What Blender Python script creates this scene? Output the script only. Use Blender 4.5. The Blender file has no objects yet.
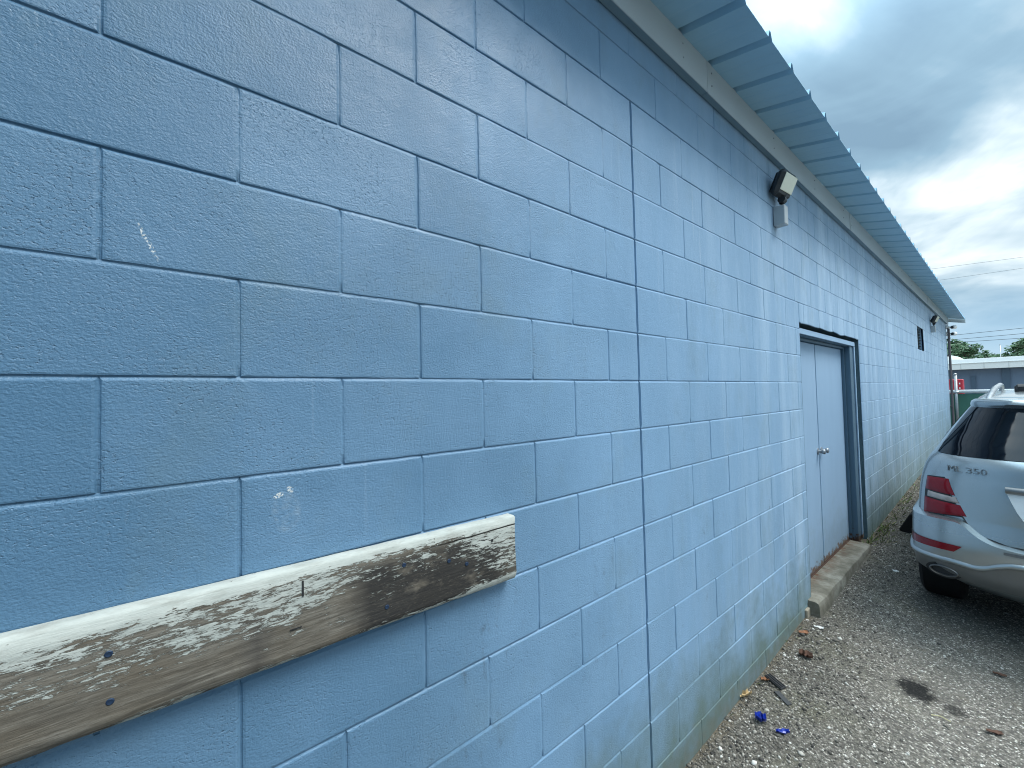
import bpy, math, random
import numpy as np
from mathutils import Vector, Matrix, noise as mnoise

random.seed(7)
rng = np.random.default_rng(7)
scene = bpy.context.scene
col = scene.collection
R = math.radians

# ------------------------------------------------------------------ camera
YAW, PITCH, ROLL, FPX = R(50.69), R(1.658), R(-1.357), 407.4
F = Vector((-math.sin(YAW) * math.cos(PITCH), math.cos(YAW) * math.cos(PITCH), math.sin(PITCH)))
R0 = Vector((math.cos(YAW), math.sin(YAW), 0))
U0 = R0.cross(F)
RV = math.cos(ROLL) * R0 + math.sin(ROLL) * U0
UV = -math.sin(ROLL) * R0 + math.cos(ROLL) * U0
cam_d = bpy.data.cameras.new('camera')
cam = bpy.data.objects.new('camera', cam_d)
col.objects.link(cam)
m = Matrix((RV, UV, -F)).transposed().to_4x4()
m.translation = Vector((0.998, -0.0956, -0.0509))
cam.matrix_world = m
cam_d.sensor_fit = 'HORIZONTAL'
cam_d.sensor_width = 36.0
cam_d.lens = FPX / 1024 * 36.0
cam_d.clip_start = 0.02
cam_d.clip_end = 2000
scene.camera = cam

# ------------------------------------------------------------------ world, sun, exposure
SUN_EL, SUN_AZ = R(56), R(36)      # azimuth measured from +X towards +Y
w = bpy.data.worlds.new('World')
scene.world = w
w.use_nodes = True
nt = w.node_tree
nt.nodes.clear()


def wn(t, **kw):
    n = nt.nodes.new(t)
    for k, v in kw.items():
        setattr(n, k, v)
    return n


out = wn('ShaderNodeOutputWorld')
sky = wn('ShaderNodeTexSky', sky_type='NISHITA', sun_disc=False)
sky.sun_elevation = SUN_EL
sky.sun_rotation = math.pi / 2 - SUN_AZ
bg_sky = wn('ShaderNodeBackground')
bg_sky.inputs['Strength'].default_value = 0.10
nt.links.new(sky.outputs[0], bg_sky.inputs['Color'])
tc = wn('ShaderNodeTexCoord')
sep = wn('ShaderNodeSeparateXYZ')
nt.links.new(tc.outputs['Generated'], sep.inputs[0])


def wmath(op, a, b=None, c=None, clamp=False):
    n = wn('ShaderNodeMath', operation=op, use_clamp=clamp)
    for i, v in enumerate((a, b, c)):
        if v is None:
            continue
        if isinstance(v, (int, float)):
            n.inputs[i].default_value = v
        else:
            nt.links.new(v, n.inputs[i])
    return n.outputs[0]


zc = wmath('MAXIMUM', sep.outputs[2], 0.0)
den = wmath('ADD', zc, 0.36)
cx_ = wmath('DIVIDE', sep.outputs[0], den)
cy_ = wmath('DIVIDE', sep.outputs[1], den)
cmb = wn('ShaderNodeCombineXYZ')
nt.links.new(cx_, cmb.inputs[0])
nt.links.new(cy_, cmb.inputs[1])
cmb.inputs[2].default_value = 3.7


def wnoise(scale, detail, rough, dist, off):
    mp = wn('ShaderNodeMapping')
    mp.inputs['Location'].default_value = off
    nt.links.new(cmb.outputs[0], mp.inputs[0])
    n = wn('ShaderNodeTexNoise')
    n.inputs['Scale'].default_value = scale
    n.inputs['Detail'].default_value = detail
    n.inputs['Roughness'].default_value = rough
    n.inputs['Distortion'].default_value = dist
    nt.links.new(mp.outputs[0], n.inputs['Vector'])
    return n.outputs['Fac']


def wramp(fac, stops):
    n = wn('ShaderNodeValToRGB')
    cr = n.color_ramp
    cr.elements[0].position, cr.elements[0].color = stops[0][0], (*stops[0][1], 1)
    cr.elements[1].position, cr.elements[1].color = stops[-1][0], (*stops[-1][1], 1)
    for p, c in stops[1:-1]:
        e = cr.elements.new(p)
        e.color = (*c, 1)
    nt.links.new(fac, n.inputs[0])
    return n.outputs[0]


CLOUD_OFF = (0.35, 1.15, 0.0)
n1 = wnoise(1.15, 5, 0.52, 0.6, CLOUD_OFF)
n2 = wnoise(3.6, 6, 0.55, 0.8, (4.0, 2.0, 0))
nmix = wmath('ADD', wmath('MULTIPLY', n1, 0.72), wmath('MULTIPLY', n2, 0.28))
nrmv = wn('ShaderNodeVectorMath', operation='NORMALIZE')
nt.links.new(tc.outputs['Generated'], nrmv.inputs[0])


def bank(px, py, inner, outer, amount):
    d = (F * FPX + RV * (px - 512) + UV * (384 - py)).normalized()
    dt = wn('ShaderNodeVectorMath', operation='DOT_PRODUCT')
    nt.links.new(nrmv.outputs[0], dt.inputs[0])
    dt.inputs[1].default_value = d
    mr = wn('ShaderNodeMapRange', interpolation_type='SMOOTHSTEP')
    mr.inputs['From Min'].default_value = math.cos(R(outer))
    mr.inputs['From Max'].default_value = math.cos(R(inner))
    mr.inputs['To Max'].default_value = amount
    nt.links.new(dt.outputs['Value'], mr.inputs['Value'])
    return mr.outputs[0]


for b_ in ((775, 15, 0.5, 10, 0.065), (900, 95, 2, 12, -0.035), (965, 160, 0.5, 5, 0.055), (1018, 118, 0.5, 5, 0.035), (850, 20, 0.5, 5, 0.03), (1010, 20, 1, 9, 0.03), (1005, 205, 1, 7, 0.015), (960, 285, 1, 8, 0.02)):
    nmix = wmath('ADD', nmix, bank(*b_))
cloudcol = wramp(nmix, [(0.37, (0.118, 0.190, 0.255)), (0.46, (0.160, 0.250, 0.320)), (0.53, (0.27, 0.355, 0.41)), (0.61, (0.50, 0.56, 0.58))])
hzm = wn('ShaderNodeMapRange', interpolation_type='SMOOTHSTEP')
hzm.inputs['From Min'].default_value = 0.02
hzm.inputs['From Max'].default_value = 0.20
hzm.inputs['To Min'].default_value = 0.75
hzm.inputs['To Max'].default_value = 0.0
nt.links.new(sep.outputs[2], hzm.inputs['Value'])
hmix = wn('ShaderNodeMix', data_type='RGBA')
nt.links.new(hzm.outputs[0], hmix.inputs['Factor'])
nt.links.new(cloudcol, hmix.inputs[6])
hmix.inputs[7].default_value = (0.22, 0.36, 0.50, 1)
cloudcol = hmix.outputs[2]
# overcast sky grows brighter towards the zenith
zen = wn('ShaderNodeMapRange', interpolation_type='SMOOTHSTEP')
zen.inputs['From Min'].default_value = 0.48
zen.inputs['From Max'].default_value = 0.85
zen.inputs['To Max'].default_value = 2.4
nt.links.new(sep.outputs[2], zen.inputs['Value'])
bright = wmath('ADD', wmath('ADD', wmath('MULTIPLY', zc, 0.5), 0.85), zen.outputs[0])
bg_cl = wn('ShaderNodeBackground')
nt.links.new(cloudcol, bg_cl.inputs['Color'])
nt.links.new(bright, bg_cl.inputs['Strength'])
cover = wn('ShaderNodeMapRange')
cover.inputs['From Min'].default_value = 0.015
cover.inputs['From Max'].default_value = 0.16
cover.inputs['To Min'].default_value = 0.85
cover.inputs['To Max'].default_value = 0.97
nt.links.new(sep.outputs[2], cover.inputs['Value'])
mixw = wn('ShaderNodeMixShader')
nt.links.new(cover.outputs[0], mixw.inputs[0])
nt.links.new(bg_sky.outputs[0], mixw.inputs[1])
nt.links.new(bg_cl.outputs[0], mixw.inputs[2])
nt.links.new(mixw.outputs[0], out.inputs[0])

sun_d = bpy.data.lights.new('sun', 'SUN')
sun_d.energy = 1.5
sun_d.angle = R(25)
sun_d.color = (1.0, 0.97, 0.92)
sun = bpy.data.objects.new('sun', sun_d)
col.objects.link(sun)
sdir = Vector((math.cos(SUN_EL) * math.cos(SUN_AZ), math.cos(SUN_EL) * math.sin(SUN_AZ), math.sin(SUN_EL)))
sun.rotation_euler = sdir.to_track_quat('Z', 'Y').to_euler()
sun.location = (5, 5, 20)

scene.view_settings.view_transform = 'Standard'
scene.view_settings.look = 'None'
scene.view_settings.exposure = 1.08
scene.view_settings.gamma = 1.0
scene.cycles.use_denoising = True
scene.cycles.max_bounces = 6
scene.cycles.filter_width = 1.05
scene.render.filter_size = 1.05


# ------------------------------------------------------------------ helpers
class MB:
    """collects geometry given in world coordinates and links it as one mesh object"""

    def __init__(self):
        self.v, self.f, self.t = [], [], []

    def add(self, verts, faces, tint=0.5):
        o = len(self.v)
        self.v += [tuple(p) for p in verts]
        self.f += [tuple(i + o for i in f) for f in faces]
        self.t += [tint] * len(faces)

    def box(self, lo, hi, mat=None, bevel=0.0):
        x0, y0, z0 = lo
        x1, y1, z1 = hi
        if bevel > 0:
            b = bevel
            vs, idx = [], {}
            for ix, x in enumerate((x0, x1)):
                for iy, y in enumerate((y0, y1)):
                    for iz, z in enumerate((z0, z1)):
                        sx, sy, sz = (b if ix == 0 else -b), (b if iy == 0 else -b), (b if iz == 0 else -b)
                        idx[ix, iy, iz, 0] = len(vs); vs.append((x, y + sy, z + sz))
                        idx[ix, iy, iz, 1] = len(vs); vs.append((x + sx, y, z + sz))
                        idx[ix, iy, iz, 2] = len(vs); vs.append((x + sx, y + sy, z))
            g = lambda a, b_, c, k: idx[a, b_, c, k]
            fs = []
            for a in (0, 1):
                q = [g(a, 0, 0, 0), g(a, 1, 0, 0), g(a, 1, 1, 0), g(a, 0, 1, 0)]
                fs.append(q if a else q[::-1])
                q = [g(0, a, 0, 1), g(0, a, 1, 1), g(1, a, 1, 1), g(1, a, 0, 1)]
                fs.append(q if a else q[::-1])
                q = [g(0, 0, a, 2), g(1, 0, a, 2), g(1, 1, a, 2), g(0, 1, a, 2)]
                fs.append(q if a else q[::-1])
            for a in (0, 1):
                for c in (0, 1):
                    fs.append([g(a, c, 0, 0), g(a, c, 1, 0), g(a, c, 1, 1), g(a, c, 0, 1)])
                    fs.append([g(a, 0, c, 0), g(a, 1, c, 0), g(a, 1, c, 2), g(a, 0, c, 2)])
                    fs.append([g(0, a, c, 1), g(1, a, c, 1), g(1, a, c, 2), g(0, a, c, 2)])
                    for d in (0, 1):
                        fs.append([g(a, c, d, 0), g(a, c, d, 1), g(a, c, d, 2)])
        else:
            vs = [(x, y, z) for x in (x0, x1) for y in (y0, y1) for z in (z0, z1)]
            fs = [(0, 1, 3, 2), (4, 6, 7, 5), (0, 4, 5, 1), (2, 3, 7, 6), (0, 2, 6, 4), (1, 5, 7, 3)]
        if mat is not None:
            vs = [mat @ Vector(p) for p in vs]
        self.add(vs, fs)
        return self

    def tube(self, pts, r, n=10, cap=True, squash=None):
        pts = [Vector(p) for p in pts]
        rings = []
        up = Vector((0, 0, 1))
        for i, p in enumerate(pts):
            d = (pts[min(i + 1, len(pts) - 1)] - pts[max(i - 1, 0)]).normalized()
            a = d.cross(up)
            if a.length < 1e-3:
                a = d.cross(Vector((1, 0, 0)))
            a.normalize()
            b = a.cross(d).normalized()
            rr = r[i] if isinstance(r, (list, tuple)) else r
            rings.append([p + rr * (math.cos(2 * math.pi * k / n) * a * (squash or 1) + math.sin(2 * math.pi * k / n) * b) for k in range(n)])
        vs = [q for g in rings for q in g]
        fs = []
        for i in range(len(pts) - 1):
            for k in range(n):
                fs.append((i * n + k, i * n + (k + 1) % n, (i + 1) * n + (k + 1) % n, (i + 1) * n + k))
        if cap:
            fs.append(tuple(range(n))[::-1])
            fs.append(tuple((len(pts) - 1) * n + k for k in range(n)))
        self.add(vs, fs)
        return self

    def lathe(self, c, axis, prof, n=24):
        """prof: list of (distance along axis, radius)"""
        c, axis = Vector(c), Vector(axis).normalized()
        a = axis.orthogonal().normalized()
        b = axis.cross(a)
        vs, fs = [], []
        for h, r in prof:
            for k in range(n):
                t = 2 * math.pi * k / n
                vs.append(c + axis * h + (a * math.cos(t) + b * math.sin(t)) * r)
        for i in range(len(prof) - 1):
            for k in range(n):
                fs.append((i * n + k, i * n + (k + 1) % n, (i + 1) * n + (k + 1) % n, (i + 1) * n + k))
        fs.append(tuple(range(n))[::-1])
        fs.append(tuple((len(prof) - 1) * n + k for k in range(n)))
        self.add(vs, fs)
        return self

    def grid(self, rows, flip=False):
        nr, nc = len(rows), len(rows[0])
        vs = [p for r in rows for p in r]
        fs = []
        for i in range(nr - 1):
            for j in range(nc - 1):
                q = (i * nc + j, i * nc + j + 1, (i + 1) * nc + j + 1, (i + 1) * nc + j)
                fs.append(q[::-1] if flip else q)
        self.add(vs, fs)
        return self

    def build(self, name, mat, parent=None, loc=None, smooth=False, tint=False, fix=False):
        off = Vector((0, 0, 0))
        p = parent
        while p is not None:
            off += p.location
            p = p.parent
        if loc is not None:
            off += Vector(loc)
        me = bpy.data.meshes.new(name)
        me.from_pydata([(v[0] - off.x, v[1] - off.y, v[2] - off.z) for v in self.v], [], self.f)
        if tint:
            a = me.attributes.new('tint', 'FLOAT', 'FACE')
            a.data.foreach_set('value', self.t)
        if fix:
            import bmesh
            bm = bmesh.new()
            bm.from_mesh(me)
            bmesh.ops.recalc_face_normals(bm, faces=bm.faces)
            bm.to_mesh(me)
            bm.free()
        me.update()
        if smooth:
            me.polygons.foreach_set('use_smooth', [True] * len(me.polygons))
            if smooth is not True:
                me.set_sharp_from_angle(angle=R(smooth))
        if mat is not None:
            me.materials.append(mat)
        o = bpy.data.objects.new(name, me)
        col.objects.link(o)
        if parent is not None:
            o.parent = parent
        if loc is not None:
            o.location = loc
        return o


def thing(name, label, cat, loc=(0, 0, 0), group=None):
    o = bpy.data.objects.new(name, None)
    o.empty_display_size = 0.1
    col.objects.link(o)
    o.location = loc
    tag(o, label, cat, group)
    return o


def tag(o, label=None, cat=None, group=None, kind=None):
    if label: o['label'] = label
    if cat: o['category'] = cat
    if group: o['group'] = group
    if kind: o['kind'] = kind
    return o


def copy_tree(o, parent=None):
    c = o.copy()
    col.objects.link(c)
    c.parent = parent
    for ch in [x for x in bpy.data.objects if x.parent == o]:
        copy_tree(ch, c)
    return c


# ------------------------------------------------------------------ materials
class NT:
    def __init__(self, name, world=False):
        self.world = world
        self.m = bpy.data.materials.new(name)
        self.m.use_nodes = True
        self.t = self.m.node_tree
        self.b = self.t.nodes['Principled BSDF']
        self.tc = None

    def n(self, typ, **kw):
        x = self.t.nodes.new(typ)
        for k, v in kw.items():
            setattr(x, k, v)
        return x

    def put(self, sock, v):
        if v is None:
            return
        if isinstance(v, bpy.types.NodeSocket):
            self.t.links.new(v, sock)
        elif isinstance(v, (tuple, list)) and len(v) == 3 and sock.type == 'RGBA':
            sock.default_value = (*v, 1)
        else:
            sock.default_value = v

    def coord(self, scale=(1, 1, 1), loc=(0, 0, 0), rot=(0, 0, 0)):
        if self.tc is None:
            self.tc = self.n('ShaderNodeNewGeometry') if self.world else self.n('ShaderNodeTexCoord')
        mp = self.n('ShaderNodeMapping')
        mp.inputs['Scale'].default_value = scale
        mp.inputs['Location'].default_value = loc
        mp.inputs['Rotation'].default_value = rot
        self.t.links.new(self.tc.outputs['Position' if self.world else 'Object'], mp.inputs[0])
        return mp.outputs[0]

    def xyz(self):
        s = self.n('ShaderNodeSeparateXYZ')
        self.put(s.inputs[0], self.coord())
        return s.outputs

    def noise(self, scale, detail=3, rough=0.5, vec=None, dist=0.0):
        x = self.n('ShaderNodeTexNoise')
        x.inputs['Scale'].default_value = scale
        x.inputs['Detail'].default_value = detail
        x.inputs['Roughness'].default_value = rough
        x.inputs['Distortion'].default_value = dist
        self.put(x.inputs['Vector'], vec if vec is not None else self.coord())
        return x.outputs['Fac']

    def voro(self, scale, feature='F1', vec=None, out='Distance', rand=1.0):
        x = self.n('ShaderNodeTexVoronoi', feature=feature)
        x.inputs['Scale'].default_value = scale
        x.inputs['Randomness'].default_value = rand
        self.put(x.inputs['Vector'], vec if vec is not None else self.coord())
        return x.outputs[out]

    def math(self, op, a, b=None, c=None, clamp=False):
        x = self.n('ShaderNodeMath', operation=op, use_clamp=clamp)
        for i, v in enumerate((a, b, c)):
            if v is not None:
                self.put(x.inputs[i], v)
        return x.outputs[0]

    def rng(self, v, a, b, c=0.0, d=1.0, smooth=False):
        x = self.n('ShaderNodeMapRange', interpolation_type='SMOOTHSTEP' if smooth else 'LINEAR')
        self.put(x.inputs['Value'], v)
        for k, val in zip(('From Min', 'From Max', 'To Min', 'To Max'), (a, b, c, d)):
            x.inputs[k].default_value = val
        return x.outputs[0]

    def mix(self, f, a, b, mode='MIX'):
        x = self.n('ShaderNodeMix', data_type='RGBA', blend_type=mode)
        self.put(x.inputs['Factor'], f)
        self.put(x.inputs[6], a)
        self.put(x.inputs[7], b)
        return x.outputs[2]

    def ramp(self, fac, stops):
        x = self.n('ShaderNodeValToRGB')
        cr = x.color_ramp
        cr.elements[0].position, cr.elements[0].color = stops[0][0], (*stops[0][1], 1)
        cr.elements[1].position, cr.elements[1].color = stops[-1][0], (*stops[-1][1], 1)
        for p, c in stops[1:-1]:
            e = cr.elements.new(p)
            e.color = (*c, 1)
        self.put(x.inputs[0], fac)
        return x.outputs[0]

    def attr(self, name):
        x = self.n('ShaderNodeAttribute', attribute_name=name)
        return x.outputs['Fac']

    def bump(self, h, dist=0.001, strength=1.0, normal=None):
        x = self.n('ShaderNodeBump')
        x.inputs['Distance'].default_value = dist
        x.inputs['Strength'].default_value = strength
        self.put(x.inputs['Height'], h)
        if normal is not None:
            self.t.links.new(normal, x.inputs['Normal'])
        return x.outputs[0]

    def set(self, **kw):
        names = dict(color='Base Color', rough='Roughness', metal='Metallic', spec='Specular IOR Level', normal='Normal',
                     coat='Coat Weight', coat_rough='Coat Roughness', alpha='Alpha', trans='Transmission Weight')
        for k, v in kw.items():
            self.put(self.b.inputs[names[k]], v)
        return self.m


def simple(name, c, rough=0.5, metal=0.0, spec=0.5, coat=0.0, var=0.12, nscale=9.0, bump=0.0, bscale=60.0):
    """plain material whose colour and gloss still vary a little"""
    M = NT(name)
    f = M.noise(nscale, 4, 0.6)
    c2 = tuple(x * (1 - var) for x in c)
    c3 = tuple(min(1, x * (1 + var)) for x in c)
    nrm = M.bump(M.noise(bscale, 3), bump) if bump else None
    return M.set(color=M.mix(f, c2, c3), rough=M.rng(f, 0.3, 0.7, max(0.02, rough - 0.06), min(1, rough + 0.06)), metal=metal, spec=spec, coat=coat, normal=nrm)


def mat_wall():
    M = NT('blue_block_paint', True)
    x, y, z = M.xyz()
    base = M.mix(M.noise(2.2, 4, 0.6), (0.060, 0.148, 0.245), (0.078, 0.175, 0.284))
    base = M.mix(M.rng(M.math('ADD', y, M.rng(M.noise(1.8, 5, 0.6, M.coord(loc=(0, 2, 5))), 0.3, 0.7, -0.4, 0.4)), -0.3, 1.5, 0.0, 1.0, True), base, M.mix(M.noise(2.2, 4, 0.6), (0.180, 0.320, 0.485), (0.212, 0.360, 0.530)))  # near end darker, then paler along y: light fall-off put into the colour
    t = M.attr('tint')
    base = M.mix(M.math('MULTIPLY', t, 0.28), base, (0.19, 0.32, 0.46))
    # roller marks and touched-up patches
    rl = M.rng(M.noise(1.0, 3, 0.6, M.coord((1, 4.5, 1.1), (0, 8, 1))), 0.35, 0.65)
    base = M.mix(M.math('MULTIPLY', rl, 0.20), base, (0.10, 0.205, 0.32))
    # chalky paint: pale powder, in vertical runs, mostly on the far half, also painting the brighter light there
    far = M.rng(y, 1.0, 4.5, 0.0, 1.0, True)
    chalk_and_light = M.math('MULTIPLY', M.rng(M.noise(1.0, 5, 0.62, M.coord((1, 5.5, 0.55))), 0.44, 0.72), far)
    base = M.mix(M.math('MULTIPLY', chalk_and_light, 0.75), base, (0.50, 0.64, 0.77))
    base = M.mix(M.math('MULTIPLY', far, 0.30), base, (0.42, 0.56, 0.71))  # even paling of the far half, brighter light put into the colour
    # thin pale wash streaks
    st = M.rng(M.noise(1.0, 3, 0.7, M.coord((1, 16, 0.7), (0, 3, 1))), 0.62, 0.72)
    st = M.math('MULTIPLY', st, M.rng(y, 0.8, 3.5, 0.0, 0.8))
    base = M.mix(M.math('MULTIPLY', st, 0.6), base, (0.5, 0.6, 0.68))
    # dark scuffs low on the wall
    band = M.math('MULTIPLY', M.rng(z, -0.45, -0.75), M.rng(z, -1.65, -1.1))
    sc = M.rng(M.noise(26, 6, 0.75, M.coord((1, 1.0, 0.55))), 0.55, 0.72)
    sc = M.math('MULTIPLY', sc, M.rng(M.noise(3.4, 2, 0.5, M.coord(loc=(0, 4.3, 0))), 0.53, 0.66))
    base = M.mix(M.math('MULTIPLY', M.math('MULTIPLY', sc, band), 0.85), base, (0.06, 0.09, 0.12))
    # rain washed grey runs that darken the far, low part of the wall
    run = M.math('MULTIPLY', M.rng(M.noise(1.0, 5, 0.65, M.coord((1, 3.2, 0.8), (0, 5, 2))), 0.42, 0.66), M.rng(z, -0.1, -1.2))
    run = M.math('MULTIPLY', run, M.rng(y, 1.2, 4.5, 0.25, 1.0))
    base = M.mix(M.math('MULTIPLY', run, 0.6), base, (0.15, 0.215, 0.25))
    # a few runs where the paint sagged
    dr = M.rng(M.noise(1.0, 2, 0.5, M.coord((1, 48, 1.6), (0, 2, 7))), 0.66, 0.74)
    dr = M.math('MULTIPLY', dr, M.rng(M.noise(2.4, 2, 0.5, M.coord(loc=(0, 9, 2))), 0.5, 0.62))
    base = M.mix(M.math('MULTIPLY', dr, 0.22), base, (0.34, 0.46, 0.58))
    # fine grime speckles
    gr = M.rng(M.noise(170, 3, 0.7), 0.66, 0.78)
    base = M.mix(M.math('MULTIPLY', gr, 0.25), base, (0.09, 0.15, 0.22))
    # splash and algae by the ground
    alg = M.math('ADD', M.rng(z, -0.98, -1.66, -0.42, 1.0), M.rng(M.noise(4.5, 5, 0.65), 0.35, 0.75, -0.40, 0.40), clamp=True)
    fal = M.math('ADD', M.math('MULTIPLY', M.rng(y, 4.6, 6.2), M.rng(z, -0.35, -1.45, 0.0, 0.95)), M.rng(M.noise(3.2, 5, 0.7, M.coord((1, 1, 0.7), (0, 3, 0))), 0.3, 0.7, -0.40, 0.30), clamp=True)
    base = M.mix(M.math('MULTIPLY', fal, 0.75), base, (0.135, 0.195, 0.20))
    base = M.mix(M.math('MULTIPLY', alg, 0.9), base, (0.110, 0.160, 0.140))
    dirt = M.math('ADD', M.rng(z, -1.52, -1.74, -0.3, 1.0), M.rng(M.noise(14, 5, 0.7), 0.4, 0.7, -0.5, 0.3), clamp=True)
    base = M.mix(M.math('MULTIPLY', dirt, 0.6), base, (0.13, 0.12, 0.085))
    # little chips where the bare block shows, and one scratch
    def spot(cy, cz, ry, rz, rot=0.0, th=(0.52, 0.6), sc_=150):
        dy = M.math('SUBTRACT', y, cy)
        dz = M.math('SUBTRACT', z, cz)
        c_, s_ = math.cos(rot), math.sin(rot)
        a = M.math('DIVIDE', M.math('ADD', M.math('MULTIPLY', dy, c_), M.math('MULTIPLY', dz, s_)), ry)
        b = M.math('DIVIDE', M.math('SUBTRACT', M.math('MULTIPLY', dz, c_), M.math('MULTIPLY', dy, s_)), rz)
        d = M.math('ADD', M.math('MULTIPLY', a, a), M.math('MULTIPLY', b, b))
        return M.math('MULTIPLY', M.rng(d, 1.0, 0.5), M.rng(M.noise(sc_, 4, 0.6), *th), clamp=True)
    chips = M.math('ADD', spot(0.070, -0.252, 0.012, 0.006, 0.4, (0.47, 0.52), 260), spot(0.092, -0.243, 0.006, 0.009, 0.6, (0.47, 0.52), 260), clamp=True)
    chips = M.math('ADD', chips, spot(-0.140, 0.250, 0.0045, 0.042, 0.42, (0.52, 0.58), 260), clamp=True)
    chips = M.math('ADD', chips, M.math('MULTIPLY', spot(0.085, -0.29, 0.03, 0.05, 0.1, (0.42, 0.66), 60), 0.13), clamp=True)
    base = M.mix(chips, base, (0.62, 0.64, 0.62))
    # paint skin: orange peel, pits of the open block, brush-filled grain
    v1 = M.coord((1, 0.75, 1))
    pit = M.rng(M.noise(165, 3, 0.6, v1), 0.28, 0.44, -1.0, 0.0)
    pitmask = M.math('MULTIPLY', M.rng(M.noise(6, 2), 0.38, 0.6, 0.15, 1.0), M.rng(t, 0.0, 1.0, 0.35, 1.25))
    peel = M.noise(235, 2, 0.55, v1)
    h = M.math('ADD', M.math('MULTIPLY', M.math('MULTIPLY', pit, pitmask), 0.8), M.math('MULTIPLY', peel, 0.8))
    h = M.math('ADD', h, M.math('MULTIPLY', M.noise(38, 4, 0.6), 0.9))
    nrm = M.bump(h, 0.0017, 1.0)
    base = M.mix(M.math('MULTIPLY', M.math('MULTIPLY', pit, pitmask), -0.15), base, (0.10, 0.17, 0.27))
    return M.set(color=base, rough=M.rng(M.noise(9, 3), 0.3, 0.7, 0.42, 0.56), spec=0.52, normal=nrm)


def mat_plank():
    M = NT('weathered_plank', True)
    x, y, z = M.xyz()
    grain = M.math('ADD', M.math('MULTIPLY', M.noise(1.0, 5, 0.65, M.coord((30, 6, 120)), 0.8), 0.62), M.math('MULTIPLY', M.noise(1.0, 6, 0.75, M.coord((90, 34, 420)), 0.3), 0.38))
    wood = M.ramp(grain, [(0.33, (0.060, 0.052, 0.043)), (0.45, (0.125, 0.110, 0.090)), (0.56, (0.195, 0.175, 0.145)), (0.68, (0.33, 0.305, 0.26))])
    wood = M.mix(M.rng(M.noise(7, 3, 0.5, M.coord((1, 1, 3))), 0.4, 0.7, 0, 0.5), wood, (0.15, 0.12, 0.085))
    # burnt looking dark weathering to the right
    dk = M.math('MULTIPLY', M.rng(y, 0.17, 0.25), M.rng(M.noise(9, 5, 0.65, M.coord((1, 1.2, 2.2))), 0.30, 0.46))
    dk = M.math('MULTIPLY', M.math('MULTIPLY', dk, M.rng(y, 0.67, 0.60, 0.5, 1.0)), M.rng(z, -0.428, -0.455))
    wood = M.mix(M.math('MULTIPLY', dk, 0.93), wood, M.mix(grain, (0.010, 0.012, 0.016), (0.050, 0.045, 0.040)))
    kn = M.math('MULTIPLY', M.rng(M.math('ABSOLUTE', M.math('SUBTRACT', y, 0.025)), 0.035, 0.0), M.rng(z, -0.46, -0.5))
    wood = M.mix(M.math('MULTIPLY', kn, 0.45), wood, (0.03, 0.03, 0.035))
    # peeling white paint: thick at the top, flaking off in long horizontal scales
    fl = M.rng(M.noise(1.0, 8, 0.78, M.coord((70, 34, 190)), 0.4), 0.33, 0.67)
    fl2 = M.rng(M.noise(1.0, 5, 0.6, M.coord((10, 6, 20), (0, 2, 3)), 0.3), 0.30, 0.70)
    hgt = M.rng(z, -0.585, -0.425, -0.36, 0.075)
    right = M.rng(y, 0.46, 0.64, 0.0, 0.22)
    bald = M.math('MULTIPLY', M.math('MULTIPLY', M.rng(M.math('ABSOLUTE', M.math('SUBTRACT', y, 0.35)), 0.20, 0.06), M.rng(z, -0.425, -0.455)), -0.07)
    low = M.rng(z, -0.568, -0.590, 0.0, 0.55)
    s = M.math('ADD', M.math('ADD', M.math('ADD', M.math('MULTIPLY', fl, 0.62), M.math('MULTIPLY', fl2, 0.38)), hgt), M.math('ADD', M.math('ADD', right, low), bald))
    top = M.rng(z, -0.428, -0.414, 0, 1)
    s = M.math('ADD', s, M.math('MULTIPLY', top, 0.26))
    paint = M.rng(s, 0.525, 0.545)
    pc = M.mix(M.noise(30, 4, 0.6, M.coord((1, 0.5, 2))), (0.33, 0.36, 0.335), (0.58, 0.595, 0.545))
    colr = M.mix(paint, wood, pc)
    pc = M.mix(M.rng(M.noise(1.0, 5, 0.7, M.coord((30, 12, 60), (0, 7, 2))), 0.5, 0.72, 0, 0.55), pc, (0.23, 0.22, 0.19))
    colr = M.mix(paint, wood, pc)
    edge = M.math('MULTIPLY', M.rng(s, 0.47, 0.527), M.rng(s, 0.545, 0.527))
    colr = M.mix(M.math('MULTIPLY', edge, 0.5), colr, (0.05, 0.045, 0.04))
    # scattered dirt crazing over the old paint
    cz = M.rng(M.noise(1.0, 6, 0.75, M.coord((120, 60, 330), (0, 1, 4))), 0.56, 0.62)
    colr = M.mix(M.math('MULTIPLY', M.math('MULTIPLY', cz, M.rng(z, -0.412, -0.44)), 0.75), colr, (0.10, 0.088, 0.07))
    crack = M.math('MULTIPLY', M.rng(M.math('ABSOLUTE', M.math('ADD', M.math('SUBTRACT', z, -0.4365), M.math('MULTIPLY', M.math('SUBTRACT', M.noise(9, 3), 0.5), 0.008))), 0.0022, 0.0008), M.rng(y, 0.36, 0.48))
    colr = M.mix(crack, colr, (0.02, 0.018, 0.015))
    h = M.math('ADD', M.math('MULTIPLY', paint, 0.7), M.math('MULTIPLY', grain, 0.8))
    h = M.math('SUBTRACT', h, M.math('MULTIPLY', crack, 2.0))
    return M.set(color=colr, rough=0.85, spec=0.25, normal=M.bump(h, 0.0022, 1.0))


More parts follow.
